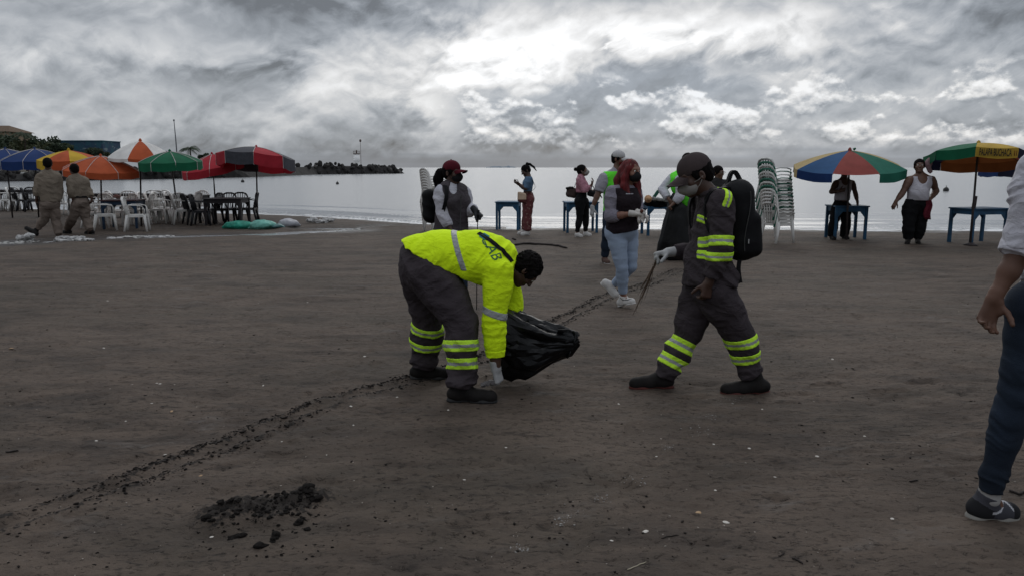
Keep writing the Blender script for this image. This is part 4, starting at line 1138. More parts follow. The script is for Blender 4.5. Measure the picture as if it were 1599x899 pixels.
# ---------------------------------------------------------------- the worker walking left with the backpack
def walking_worker():
    p = Person('worker striding left in grey uniform with neon bands, dark cap and pale mask', 5.15, dict(
        head=(1086,274,0), neck=(1112,310,0), pelvis=(1110,446,0), waist=(1106,412,0), chest=(1113,345,0),
        shL=(1128,316,-.16), shR=(1096,316,.20), elL=(1126,388,-.22), wrL=(1107,440,-.20), elR=(1092,398,.26), wrR=(1046,394,.20),
        hipL=(1118,455,-.08), hipR=(1098,455,.09), knL=(1153,523,-.06), anL=(1176,588,-.06), knR=(1071,524,.1), anR=(1036,590,.06),
        toeL=(1126,607,-.10), heelL=(1201,605,-.06), toeR=(983,602,.03), heelR=(1051,607,.06)), vox=.0068, wid=1.0, tf=.78,
        head_f=(-.90,-.12,-.40), head_u=(-.40,0,.92), hk=1.14, skin=SKIN_D, armr=1.05, legr=1.05, belly=.02)
    q = p.j
    hL = dict(d=(-.18,-.02,-1), n=(-.25,.9,0), curl=.8, s=1.0, spread=.3); hR = dict(d=(-1,-.12,-.12), n=(-.1,-.2,-1), curl=1.15, s=1.0, thumb=.7)
    p.body(dict(L=hL, R=hR), vox=.0055); p.glove('R', hR, GLOVE, vox=.005)
    def dsp(x, y, z):
        return -.014*(1-2*np.abs(vnoise(x*5+z*3, y*4, z*9+x*5)))-.008*fbm(x*4, y*4, z*6, 3)+.007
    def dsp(x, y, z, d0=dsp): return d0(x, y, z)-.006*(1-2*np.abs(vnoise(x*13+z*9, y*9, z*17+x*12)))+.003
    S = SDF(); p.torso(S, .022, .06); f = p.seg_f(q['waist'], q['chest'])
    S.cap(q['pelvis'], q['waist'], .205, .178, .05, (f, .90)); S.cap(q['pelvis']+V3((0,0,-.03)), q['pelvis'], .212, .205, .05, (f, .92))
    S.cutnow(J(1110, 443, 5.15), V3((.04,0,-1)))
    p.arm(S, 'L', .028, 0, .93, .022, True, .0); p.arm(S, 'R', .028, 0, .93, .03, True, -.006)
    S.dispf = dsp; p.add(S, 'jacket', UNI, disp=dsp)
    C = SDF(); h = p.head; C.cap(lerp(q['neck'], h.c, .0), lerp(q['neck'], h.c, .42), .083, .070, .02, None, 'b'); C.cut(lerp(q['neck'], h.c, .36), V3((-.25,0,1)))
    p.add(C, 'collar', UNI, disp=lambda x, y, z: .002*fbm(x*20, y*20, z*20, 2))
    T = SDF(); p.torso(T, .012, upper=False); p.glutes(T, .02); T.cap(q['hipL'], q['hipR'], .12, .12, .05)
    p.leg(T, 'L', .034, 0, .99, .03, True, .006); p.leg(T, 'R', .032, 0, .98, .03, True, .006)
    def tdsp(x, y, z):
        lowf = np.exp(-((z-.13)/.08)**2)
        return -.016*lowf*(1-2*np.abs(vnoise(x*5, y*5, z*24+2*vnoise(x*6, y*6, z*3))))-.015*(1-2*np.abs(vnoise(x*4.5+z*3, y*4, z*6.5+x*4)))-.008*fbm(x*4, y*4, z*5, 2)-.006*(1-2*np.abs(vnoise(x*11+z*8, y*9, z*14-x*10)))+.011
    T.dispf = tdsp; T.cut(J(1110, 425, 5.15), V3((0,0,1)))
    p.add(T, 'trousers', UNI, disp=tdsp)
    for t0, t1 in ((.76,.99),): p.band(S, q['shL'], q['elL'], t0-.02, t1-.02, .13)
    p.band(S, q['elL'], q['wrL'], .10, .36, .12, rot=(0,0,-1))
    m0 = J(1132, 302, 5.0); p.band(S, m0, m0+V3((-.02,0,.01)), -1.2, 1.2, .10, rot=(-.93,-.1,.3), stripe=(.38,.62)).location += V3((0,0,0))
    m0 = J(1083, 337, 5.0); p.band(S, m0+V3((0,0,.025)), m0-V3((0,0,.027)), 0, 1, .095, rot=(-.35,0,-.93))
    for t0, t1 in ((.08,.34),(.48,.72)): p.band(T, q['knR'], q['anR'], t0, t1, .2)
    for t0, t1 in ((.04,.26),(.42,.64)): p.band(T, q['knL'], q['anL'], t0, t1, .2, rot=(.22,0,-1))
    for a in 'LR': p.shoe(a, BOOT, SOLE_R, 1.12, .035, 'boot', sole_h=.022)
    p.mask(MASKW, 1.05, True, vox=.005); p.cap_hat(cloth('cap_brown_grey', (.048,.036,.036), .2, 5, fold=0), tilt=.01, vox=.005, brim=.085); p.hair_short(vox=.006, thick=.99)
    # chest badge strokes
    bv = None
    # backpack
    right = V3((0,1,0)); up = V3((-.10,0,1)).normalized(); back = V3((1,0,.10)).normalized()
    c = J(1152, 344, 5.16); r = thing('backpack', 'large black backpack on the back of the worker walking left', 'backpack', c)
    B = SDF(); B.box(c, (.150,.100,.275), [right, back, up], .095, .03); B.box(c-up*.10+back*.07, (.13,.06,.15), [right, back, up], .05, .03)
    B.mesh('pack_body', .0075, BLACKN, r, disp=lambda x, y, z: -.007*(1-2*np.abs(vnoise(x*5, y*5, z*7)))-.004*fbm(x*9, y*9, z*9, 2), local=c)
    for sy in (-1, 1):
        sh_ = q['shL'] if sy < 0 else q['shR']
        strap(r, 'shoulder_strap', [(c-back*.07+up*.22+right*sy*.08, right), (sh_+V3((.03,-sy*.05,.095)), right), (sh_+V3((-.075,-sy*.05,.055)), right), (sh_+V3((-.105,-sy*.06,-.07)), right), (sh_+V3((-.06,-sy*.02 if sy < 0 else -.08,-.22)), V3((.3,.9,0))), (c-back*.06-up*.2+right*sy*.12, right)], .062, .014, BLACKN, c)
    strap(r, 'top_handle', [(c+up*.25-back*.06, right), (c+up*.325-back*.03, right), (c+up*.33+back*.0, right), (c+up*.27+back*.03, right)], .05, .022, BLACKN, c, 12)
    strap(r, 'hanging_strap', [(c-up*.26-back*.03-right*.1, back), (c-up*.33-back*.045-right*.11, back), (c-up*.42-back*.04-right*.12, back)], .03, .004, BLACKN, c, 10)
    z = MB(); z.tube([c-right*.158+up*a+back*(.02+.03*math.sin(a*9))-c for a in np.linspace(-.2,.2,14)], .0035, 5); z.build('zip', mat('zip_grey', (.05,.05,.05), .5), r)
    z = MB(); z.box((-.003,-.003,-.03), (.003,.003,.0), 0, Matrix.Translation(-right*.162-up*.12+back*.02)); z.build('zip_pull', mat('zip_pull', (.4,.4,.4), .4), r)
    # bundle of twigs in the glove
    g = q['wrR']+V3((-.085,-.02,-.03)); r = thing('twig_bundle', 'bundle of long thin twigs held in the walking worker\'s glove', 'twigs', g)
    TW = mat('twig_brown', (.075,.05,.035), .9, .3, 10); R = random.Random(5)
    for i, (px, py, rad) in enumerate(((988,492,.005),(992,486,.0035),(1000,476,.003),(1004,463,.0045),(1006,470,.0025),(997,460,.0025),(1001,452,.006))):
        e = J(px, py, 5.3+.02*i); a = g+V3((R.uniform(-.015,.015), R.uniform(-.015,.015), .0)); t = g+(g-e).normalized()*.03
        pts = [t]+[lerp(a, e, k/6)+V3((R.uniform(-.006,.006), R.uniform(-.006,.006), 0)) for k in range(7)]
        MB().tube([x-g for x in pts], [rad*1.1]*2+[rad]*4+[rad*.6, rad*.3], 6).build('twig', TW, r, True)
    return p
walking_worker()
# ---------------------------------------------------------------- redhead
def wr(a=.008, sx=6, sz=9, o=.0):
    return lambda x, y, z: -a*(1-2*np.abs(vnoise(x*sx+z*2, y*sx, z*sz+x*3)))-a*.6*fbm(x*5, y*5, z*6, 2)+a*.4+o
DOWN = (0, 0, -1)
def redhead():
    p = Person('woman with long red hair, black mask, black vest and light jeans walking right', 8.3, dict(
        head=(985,268,-.02), neck=(977,295,0), pelvis=(971,356,0), waist=(972,333,0), chest=(974,312,0),
        shR=(956,301,-.08), shL=(993,301,.10), elR=(952,339,-.14), wrR=(988,334,-.26), elL=(996,340,.02), wrL=(998,333,-.22),
        hipR=(962,366,-.05), hipL=(981,366,.07), knR=(971,418,-.10), anR=(973,461,-.02), knL=(985,416,.03), anL=(957,446,.28),
        toeR=(992,474,-.10), toeL=(962,466,.2), heelR=(966,474,.03), heelL=(938,442,.3)), vox=.0085, wid=.92, tf=.82, hipw=1.22, bust=1.1,
        head_f=(.62,-.72,-.05), head_u=(0,0,1), skin=mat('skin_tan', (.20,.10,.07), .55), armr=.95, legr=1.02, belly=.03, hk=1.08)
    q = p.j; hR = dict(d=(.95,-.15,-.1), n=(.0,0,-1), curl=.75); hL = dict(d=(.6,-.3,-.3), n=(-.3,.2,-1), curl=.8)
    p.body(dict(R=hR, L=hL), vox=.0075); LG = mat('latex_glove', (.42,.39,.36), .6)
    p.glove('R', hR, LG); p.glove('L', hL, LG)
    S = SDF(); p.torso(S, .012)
    for a in 'LR': p.arm(S, a, .018, 0, .64, .03, True)
    p.add(S, 'shirt', LILAC, disp=wr(.008)); 
    c = lerp(q['elR'], q['wrR'], .25); n = (q['wrR']-q['elR']).normalized()
    K = SDF(); K.cap(c-n*.03, c+n*.035, .064, .060, .02, None, 'ab'); p.add(K, 'rolled_cuff', LILAC, disp=wr(.004, 12, 14))
    W = SDF(); p.torso(W, .03); f = p.seg_f(q['pelvis'], q['waist']); W.cap(q['pelvis']-V3((0,0,.02)), q['waist'], .182, .155, .05, (f, .82)); W.cut(J(970, 362, 8.3), V3((0.15,0,-1)))
    W.cut(q['neck']+V3((0,0,.01)), V3((0,0,1)))
    p.add(W, 'vest', VESTM, disp=wr(.007))
    b = MB(); 
    for i in range(3): b.box((-.012+.0*i,-.004,-.004), (.012,.004,.004), 0, Matrix.Translation(J(979+i*4, 303, 8.05)-p.base))
    b.build('chest_emblem', WHITEC, p.root)
    C = SDF(); C.cap(q['neck']-V3((0,0,.05)), q['neck']+V3((0,0,.02)), .085, .072, .02, None, 'b'); p.add(C, 'collar', VESTM)
    T = SDF(); p.torso(T, .012, upper=False); p.glutes(T, .022); T.cap(q['hipL'], q['hipR'], .105, .105, .05)
    p.leg(T, 'R', .010, 0, .95, .015, True); p.leg(T, 'L', .010, 0, .95, .015, True)
    T.cut(q['waist'], V3((0,0,1)))
    p.add(T, 'jeans', JEANS_L, disp=lambda x, y, z: -.0035*(1-2*np.abs(vnoise(x*8, y*8, z*22)))+.001)
    for a in 'LR': p.shoe(a, SHOE_W, SOLE_W, 1.0, 0, 'sneaker')
    b = MB(); c = J(974, 467, 8.2)-p.base; b.tube([c+V3((-.05,-.052,.03)), c+V3((-.02,-.058,.0)), c+V3((.03,-.058,.0)), c+V3((.08,-.05,.018))], [.004,.012,.012,.004], 6, 0, .4); b.build('shoe_stripe', SOLE_B, p.root)
    p.mask(MASKB, 1.1)
    h = p.head; Hs = SDF(); Hs.ell(h.P(0,-.02,.036), (.088,.106,.098), h.ax, .01)
    Hs.ell(h.P(0,-.06,-.05), (.085,.06,.11), h.ax, .04)
    for sx in (-1, 1):
        Hs.chain([h.P(sx*.072,.02,.03), h.P(sx*.086,.0,-.06), h.P(sx*.096,.01,-.15), h.P(sx*.085,.055,-.26), h.P(sx*.08,.07,-.31)], [.032,.042,.045,.036,.012], .03)
        Hs.chain([h.P(sx*.05,-.07,.0), h.P(sx*.075,-.085,-.1), h.P(sx*.085,-.075,-.2), h.P(sx*.07,-.07,-.29)], [.045,.055,.05,.015], .04)
    Hs.ell(h.P(0,.12,-.01), (.055,.06,.075), h.ax, .012, True)
    p.add(Hs, 'hair', HAIR_RED, vox=.007, disp=lambda x, y, z: -.007*(1-2*np.abs(vnoise(x*34+2*vnoise(x*4,y*4,z*6), y*34, z*5)))+.002)
    # tissue and litter in hand
    g = J(1003, 333, 8.02); K = SDF(); K.ell(g, (.03,.025,.035)); K.ell(g+V3((-.03,0,-.06)), (.02,.02,.05), None, .02)
    tag(K.mesh('crumpled_bag', .007, LG, None, disp=lambda x, y, z: -.012*(1-2*np.abs(vnoise(x*40, y*40, z*30)))), 'small crumpled pale plastic bag hanging from the red-haired woman\'s gloves', 'plastic bag')
    K = SDF(); g2 = J(1002, 330, 7.97); K.ell(g2, (.02,.018,.024)); tag(K.mesh('litter', .006, mat('litter_brown', (.09,.03,.02), .7), None, disp=wr(.004, 40, 40)), 'small dark red-brown piece of litter held in the red-haired woman\'s gloves', 'litter')
redhead()
# ---------------------------------------------------------------- woman in maroon cap
def maroon_cap():
    p = Person('woman in maroon cap, dark mask, grey vest and white sleeves, leaning on a picker stick', 8.1, dict(
        head=(706,270,0), neck=(705,294,0), pelvis=(704,359,0), waist=(706,334,0), chest=(706,312,0),
        shR=(688,302,-.08), shL=(723,302,.10), elR=(692,332,-.12), wrR=(702,357,-.16), elL=(729,330,.06), wrL=(741,328,-.06),
        hipR=(697,368,-.04), hipL=(713,368,.06), knR=(705,425,-.06), anR=(712,476,0), knL=(719,425,.04), anL=(722,474,.12),
        toeR=(724,487,-.1), toeL=(736,484,.05)), vox=.0085, wid=1.0, tf=.80, hipw=1.08, bust=1.0,
        head_f=(.86,-.48,.02), skin=SKIN_D, armr=1.05, belly=.02)
    q = p.j; hR = dict(d=(.2,-.1,-1), n=(.7,.4,0), curl=.6); hL = dict(d=(.75,-.2,-.65), n=(-.5,.1,-.7), curl=1.2)
    p.body(dict(R=hR, L=hL), vox=.0075); p.glove('L', hL, GLOVE_B)
    S = SDF(); p.torso(S, .010)
    for a in 'LR': p.arm(S, a, .022, 0, .93, .03, True)
    p.add(S, 'shirt', WHITEC, disp=wr(.009, 8, 12))
    C = SDF(); C.cap(q['neck']-V3((0,0,.06)), q['neck']+V3((0,0,.015)), .10, .070, .02, None, 'b'); C.ell(q['neck']+V3((.03,-.07,.0)), (.04,.05,.06), None, .015, True); p.add(C, 'collar', WHITEC)
    W = SDF(); p.torso(W, .028); W.cap(q['pelvis']-V3((0,0,.03)), q['waist'], .19, .16, .05, (p.seg_f(q['pelvis'], q['waist']), .82)); W.cut(J(704, 361, 8.1), V3((0,0,-1))); W.ell(q['neck']+V3((.03,-.11,.02)), (.045,.10,.08), None, .015, True)
    p.add(W, 'vest', VESTG, disp=wr(.008))
    b = MB(); f = V3((.55,-.83,0)); c = q['chest']; z0 = q['pelvis'].z-.02
    b.tube([c+f*.20+V3((0,0,.06))-p.base, q['waist']+f*.185-p.base, V3((q['pelvis'].x, q['pelvis'].y, z0))+f*.2-p.base], .006, 5); b.build('zip', mat('zip_grey', (.05,.05,.05)), p.root)
    T = SDF(); p.torso(T, .008, upper=False); p.glutes(T, .012); T.cap(q['hipL'], q['hipR'], .11, .11, .06)
    for a in 'LR': p.leg(T, a, .012, 0, .95, .03, True)
    p.add(T, 'jeans', JEANS, disp=wr(.004))
    for a in 'LR': p.shoe(a, BOOT, SOLE_B, 1.0)
    p.mask(MASKB, 1.08); p.cap_hat(MAROON, brim=.09); p.hair_short()
    h = p.head; P_ = SDF(); P_.chain([h.P(0,-.10,.02), h.P(.01,-.15,.0), h.P(.02,-.175,-.07), h.P(.02,-.165,-.15), h.P(.03,-.15,-.2)], [.022,.038,.044,.034,.012], .03)
    p.add(P_, 'ponytail', HAIR, vox=.007, disp=lambda x, y, z: -.010*(1-2*np.abs(vnoise(x*30, y*30, z*7))))
    c = J(676, 322, 8.35); r = thing('backpack', 'black backpack worn by the woman in the maroon cap', 'backpack', c)
    B = SDF(); B.box(c, (.14,.085,.19), [V3((.5,.86,0)), V3((-.86,.5,0)), V3((0,0,1))], .08, .02); B.mesh('pack_body', .01, BLACKN, r, disp=wr(.008), local=c)
    sh = q['shR']; strap(r, 'shoulder_strap', [(c+V3((.05,-.05,.17)), V3((1,.4,0))), (sh+V3((.035,0,.085)), V3((1,.4,0))), (sh+V3((.075,-.10,.03)), V3((1,.3,0))), (sh+V3((.06,-.12,-.1)), V3((1,.3,0))), (sh+V3((.0,-.04,-.26)), V3((.6,-.6,0))), (c+V3((.06,-.05,-.12)), V3((0,0,1)))], .04, .01, BLACKN, c)
    g = J(746, 334, 8.0); r = thing('picker_stick', 'thin black litter-picking stick under the black glove of the maroon-capped woman', 'stick', (g.x, g.y, 0))
    e = g-V3((.02,.0,0)); b = MB(); b.tube([V3((0,0,g.z+.02)), V3((-.012,0,.6)), V3((-.02,0,.03))], .0055, 6); b.build('shaft', BLACKN, r, True)
    b = MB(); b.tube([V3((-.008,0,g.z-.09)), V3((0,0,g.z+.0)), V3((.01,0,g.z+.04))], [.014,.017,.014], 8); b.build('grip', BLACKN, r, True)
    g = q['wrR']+V3((.06,-.03,-.06)); b = MB(); b.box((-.02,-.015,-.05), (.05,.01,.02), 0, Matrix.Translation(g)@Matrix.Rotation(.6, 4, (0,1,0)))
    tag(b.build('phone', mat('phone_grey', (.1,.1,.12), .3), None, bevel=.004), 'small grey phone in the bare hand of the maroon-capped woman', 'phone')
maroon_cap()
# ---------------------------------------------------------------- woman with phone by the blue table
def phone_woman():
    p = Person('woman in blue blouse and patterned maroon trousers looking down at her phone', 17.6, dict(
        head=(821,267,0), neck=(825,276,0), pelvis=(825,309,0), waist=(824,297,0), chest=(825,286,0),
        shL=(826,280,-.16), shR=(825,280,.16), elL=(821,295,-.20), wrL=(811,288,-.14), elR=(818,294,.12), wrR=(809,288,.0),
        hipL=(825,314,-.08), hipR=(824,314,.09), knL=(824,338,-.10), anL=(824,361,-.12), knR=(822,338,.10), anR=(820,359,.16),
        toeL=(813,366,-.16), toeR=(808,364,.10)), vox=.013, wid=.86, tf=.80, hipw=1.1, bust=.8, hk=1.1, head_f=(-.85,-.2,-.5), head_u=(-.4,0,.9), skin=SKIN_D, armr=.9)
    q = p.j; hL = dict(d=(-.9,0,.5), n=(-.2,.2,1), curl=.8); hR = dict(d=(-.9,-.1,.5), n=(-.2,-.2,1), curl=.7)
    p.body(dict(L=hL, R=hR), vox=.012)
    S = SDF(); p.torso(S, .014, .05, lower=False)
    for a in 'LR': p.arm(S, a, .024, 0, .46, .03, True)
    S.cut(J(825, 299, 17.6), DOWN); S.cut(q['neck']+V3((0,0,.0)), (0,0,1)); p.add(S, 'blouse', BLUEC, disp=wr(.007, 8, 10))
    T = SDF(); p.torso(T, .01, upper=False); p.glutes(T, .012); T.cap(q['hipL'], q['hipR'], .105, .105, .06)
    for a in 'LR': p.leg(T, a, .02, 0, .97, .04, True, .03)
    T.cut(J(825, 301, 17.6), (0,0,1)); p.add(T, 'trousers', PATT, disp=wr(.006))
    for a in 'LR': p.shoe(a, SHOE_W, SOLE_W, 1.05, 0, 'sneaker')
    p.hair_short(vox=.01, thick=1.03); h = p.head; P_ = SDF(); P_.chain([h.P(0,-.06,.09), h.P(0,-.10,.115), h.P(0,-.15,.07), h.P(0,-.19,-.02), h.P(0,-.20,-.12)], [.02,.028,.028,.024,.01], .02)
    p.add(P_, 'ponytail', HAIR, vox=.01)
    g = J(806.5, 284.5, 17.5); b = MB(); b.box((-.036,-.006,-.075), (.036,.006,.075), 0, Matrix.Translation(g)@Matrix.Rotation(-.75, 4, (0,1,0))@Matrix.Rotation(1.4, 4, (0,0,1)))
    tag(b.build('phone', BLACKN, None, bevel=.003), 'black phone held up by the woman in the blue blouse', 'phone')
    c = J(815, 309, 17.4); r = thing('handbag', 'beige and maroon handbag hanging at the hip of the woman with the phone', 'handbag', c)
    B = SDF(); B.box(c, (.10,.06,.12), [V3((1,.2,0)), V3((-.2,1,0)), V3((.25,0,1))], .04, .02); B.mesh('bag_body', .012, [mat('bag_beige', (.45,.33,.24), .7), mat('bag_maroon', (.07,.015,.015), .7)], r, local=c, matfn=lambda C: (C[:, 2] < c.z-.045).astype(int))
    strap(r, 'shoulder_strap', [(c+V3((0,0,.10)), (0,1,0)), (q['chest']+V3((-.02,-.2,-.1)), (0,1,0)), (q['shL']+V3((0,.0,.07)), (0,1,0)), (q['chest']+V3((.16,-.05,-.1)), (0,1,0)), (c+V3((.1,0,.08)), (0,1,0))], .025, .008, BLACKN, c)
phone_woman()
# ---------------------------------------------------------------- woman in pink
def pink_woman():
    p = Person('woman in pink shirt, black trousers and pale mask with her hair in a bun', 17.0, dict(
        head=(909.5,267,0), neck=(907,277,0), pelvis=(908,311,0), waist=(908,300,0), chest=(908,289,0),
        shR=(905,282,-.15), shL=(908,282,.16), elR=(912,298,-.20), wrR=(924,289,-.14), elL=(914,296,.18), wrL=(922,298,.1),
        hipR=(906,316,-.07), hipL=(912,316,.08), knR=(905,342,-.10), anR=(901,364,-.12), knL=(915,341,.10), anL=(914,362,.12),
        toeR=(910,371,-.14), toeL=(924,370,.10)), vox=.013, wid=.88, tf=.80, hipw=1.1, bust=.9, hk=1.12, head_f=(.96,-.15,.2), skin=SKIN, armr=.95)
    q = p.j; hR = dict(d=(.3,-.1,.95), n=(-1,0,.2), curl=.5); hL = dict(d=(.9,0,.1), n=(0,0,-1), curl=.8)
    p.body(dict(R=hR, L=hL), vox=.012)
    S = SDF(); p.torso(S, .02, .05)
    for a in 'LR': p.arm(S, a, .026, 0, .85, .03, True)
    S.cut(J(908, 301, 17.), DOWN); p.add(S, 'shirt', PINK, disp=wr(.010, 8, 10))
    T = SDF(); p.torso(T, .01, upper=False); p.glutes(T, .012); T.cap(q['hipL'], q['hipR'], .105, .105, .06)
    for a in 'LR': p.leg(T, a, .012, 0, .96, .03, True)
    T.cut(J(908, 298, 17.), (0,0,1)); p.add(T, 'trousers', BLACKC, disp=wr(.005))
    for a in 'LR': p.shoe(a, SHOE_W, SOLE_W, 1.05, 0, 'sneaker')
    p.mask(MASKW, 1.1, True); p.hair_short(vox=.01, thick=1.04)
    h = p.head; B = SDF(); B.ell(h.P(0,-.13,.055), (.045,.05,.042)); p.add(B, 'hair_bun', HAIR, vox=.01, disp=wr(.006, 30, 30))
    c = J(893, 301, 17.2); r = thing('shoulder_bag', 'dark brown bag carried behind the woman in pink', 'bag', c)
    B = SDF(); B.box(c, (.13,.08,.12), [V3((1,0,-.25)), V3((0,1,0)), V3((.25,0,1))], .07, .02); B.mesh('bag_body', .012, mat('bag_brown', (.05,.032,.028), .7), r, local=c, disp=wr(.01))
    B = SDF(); B.box(c+V3((-.05,0,.10)), (.09,.085,.03), [V3((1,0,.1)), V3((0,1,0)), V3((-.1,0,1))], .025, .02); B.mesh('bag_flap', .012, BLACKN, r, local=c)
    strap(r, 'shoulder_strap', [(c+V3((.05,-.05,.12)), (0,1,0)), (q['shR']+V3((-.02,0,.07)), (0,1,0)), (q['shR']+V3((.07,0,.0)), (0,1,0)), (q['chest']+V3((.08,-.16,-.15)), (0,1,0))], .04, .01, BLACKN, c)
    c = J(927, 303, 16.85); r = thing('waist_bag', 'black bag held in front of the woman in pink', 'bag', c)
    B = SDF(); B.box(c, (.15,.05,.075), [V3((1,0,-.25)), V3((0,1,0)), V3((.25,0,1))], .045, .02); B.cap(c+V3((.1,0,.03)), c+V3((.19,0,-.09)), .03, .02, .02); B.mesh('bag_body', .012, BLACKN, r, local=c, disp=wr(.008))
    b = MB(); b.tube([V3((-.06,0,.05)), V3((-.05,0,.15)), V3((-.03,0,.17)), V3((0,0,.15)), V3((.02,0,.05))], .01, 6); b.build('handle', BLACKN, r, True)
pink_woman()
# ---------------------------------------------------------------- man in neon green vest behind the redhead
def green_vest_man():
    p = Person('tall man in white cap and neon green vest standing behind the red-haired woman', 12.3, dict(
        head=(966,249,0), neck=(962,268,0), pelvis=(958,328,0), waist=(958,308,0), chest=(958,289,0),
        shR=(943,278,-.10), shL=(976,276,.12), elR=(933,305,-.15), wrR=(925,325,-.18), elL=(986,304,.1), wrL=(988,320,-.1),
        hipR=(953,336,-.06), hipL=(967,336,.08), knR=(948,371,-.05), anR=(944,402,.05), knL=(968,372,.05), anL=(967,402,.1),
        toeR=(950,411,-.15), toeL=(978,411,-.1)), vox=.011, wid=1.05, tf=.72, hk=1.1, head_f=(.80,-.5,-.05), skin=SKIN)
    q = p.j; hR = dict(d=(-.1,0,-1), n=(.7,.5,0), curl=.35); hL = dict(d=(.3,-.3,-1), n=(-1,0,0), curl=.6)
    p.body(dict(R=hR, L=hL), vox=.010); p.glove('R', hR, GLOVE)
    S = SDF(); p.torso(S, .012)
    for a in 'LR': p.arm(S, a, .026, 0, .40, .03, True, .03)
    p.add(S, 'shirt', cloth('pale_grey_shirt', (.28,.27,.30), .08), disp=wr(.007))
    W = SDF(); p.torso(W, .03); W.cut(J(960, 333, 12.3), DOWN); W.cut(lerp(q['neck'], q['chest'], -.0), (0,0,1))
    for a, s_ in (('L', 1), ('R', -1)): W.cut(q['sh'+a]-p.right*s_*.035, p.right*s_) if False else None
    p.add(W, 'safety_vest', NEON_G, disp=wr(.008))
    T = SDF(); p.torso(T, .008, upper=False); T.cap(q['hipL'], q['hipR'], .11, .11, .06)
    for a in 'LR': p.leg(T, a, .02, 0, .97, .03, True, .01)
    p.add(T, 'jeans', JEANS, disp=wr(.006))
    for a in 'LR': p.shoe(a, mat('shoe_brown', (.08,.045,.035), .8), SOLE_W, 1.05)
    p.mask(cloth('mask_red', (.10,.012,.012), .1), 1.06); p.cap_hat(cloth('cap_white', (.42,.41,.41), .05, fold=0)); p.hair_short()
green_vest_man()
# ---------------------------------------------------------------- person bent over a black bag
def green_vest_bent():
    p = Person('person in neon green vest and white sleeves stooping over a tall black bag', 12.9, dict(
        head=(1074,251,-.05), neck=(1067,268,0), pelvis=(1085,327,0), waist=(1072,308,0), chest=(1062,290,0),
        shL=(1062,281,-.20), shR=(1050,279,.18), elL=(1062,306,-.26), wrL=(1052,318,-.26), elR=(1034,296,.10), wrR=(1045,312,-.12),
        hipL=(1090,333,-.08), hipR=(1090,333,.08), knL=(1086,366,-.08), anL=(1092,396,-.05), knR=(1083,366,.1), anR=(1086,393,.15),
        toeL=(1076,405,-.1), toeR=(1070,401,.1)), vox=.011, wid=1.05, tf=.76, head_f=(-.75,-.3,-.6), head_u=(-.6,0,.8), skin=SKIN)
    q = p.j; hL = dict(d=(-.7,0,-.6), n=(0,0,-1), curl=1.1); hR = dict(d=(.3,-.2,-.8), n=(.6,0,-.6), curl=1.1)
    p.body(dict(L=hL, R=hR))
    S = SDF(); p.torso(S, .012)
    for a in 'LR': p.arm(S, a, .028, 0, .92, .03, True)
    p.add(S, 'shirt', WHITEC, disp=wr(.009))
    W = SDF(); p.torso(W, .032); W.cap(q['pelvis'], q['waist'], .17, .17, .05); W.ell(q['chest']+V3((.08,-.12,-.1)), (.15,.12,.24), None, .05); p.add(W, 'safety_vest', NEON_G, disp=wr(.010))
    T = SDF(); p.torso(T, .0, upper=False); T.cap(q['hipL'], q['hipR'], .11, .11, .06)
    for a in 'LR': p.leg(T, a, .02, 0, .97, .03, True)
    T.cut(J(1090, 330, 12.9), (0,0,1)); p.add(T, 'trousers', UNI_D, disp=wr(.006))
    for a in 'LR': p.shoe(a, BOOT, SOLE_B, 1.05)
    p.hair_short()
    base = G(1050, 404); r = thing('rubbish_bag', 'tall black rubbish bag held upright by the stooping person in green', 'rubbish bag', base)
    V = []; n, m = 44, 60; R = random.Random(2)
    prof = [(405,1026,1088),(396,1025,1090),(380,1027,1090),(360,1032,1088),(340,1037,1085),(325,1041,1081),(314,1044,1072),(308,1047,1060),(303,1050,1057)]
    for i in range(n+1):
        t = i/n*(len(prof)-1); k = min(int(t), len(prof)-2); u = t-k; py, x0, x1 = [prof[k][c]*(1-u)+prof[k+1][c]*u for c in range(3)]
        Yc = base.y-.02; A, B_ = J(x0, py, Yc), J(x1, py, Yc); c = (A+B_)/2; c.z = max(c.z, .0); hx = (B_.x-A.x)/2; hy = hx*.62
        for j in range(m):
            a = 2*math.pi*j/m; q_ = 1-.10*ridged(math.cos(a)*2.2, math.sin(a)*2.2, c.z*1.2+4)-.05*ridged(math.cos(a)*6, math.sin(a)*6, c.z*3)
            V.append(c+V3((math.cos(a)*hx*q_, math.sin(a)*hy*q_, .015*ridged(math.cos(a)*4, math.sin(a)*4, c.z*5) if i > 2 else 0))-base)
    F = [(i*m+j, i*m+(j+1)%m, (i+1)*m+(j+1)%m, (i+1)*m+j) for i in range(n) for j in range(m)]+[tuple(range(m-1,-1,-1)), tuple(n*m+j for j in range(m))]
    mesh_obj('bag_film', V, F, PLASTIC, r)
green_vest_bent()
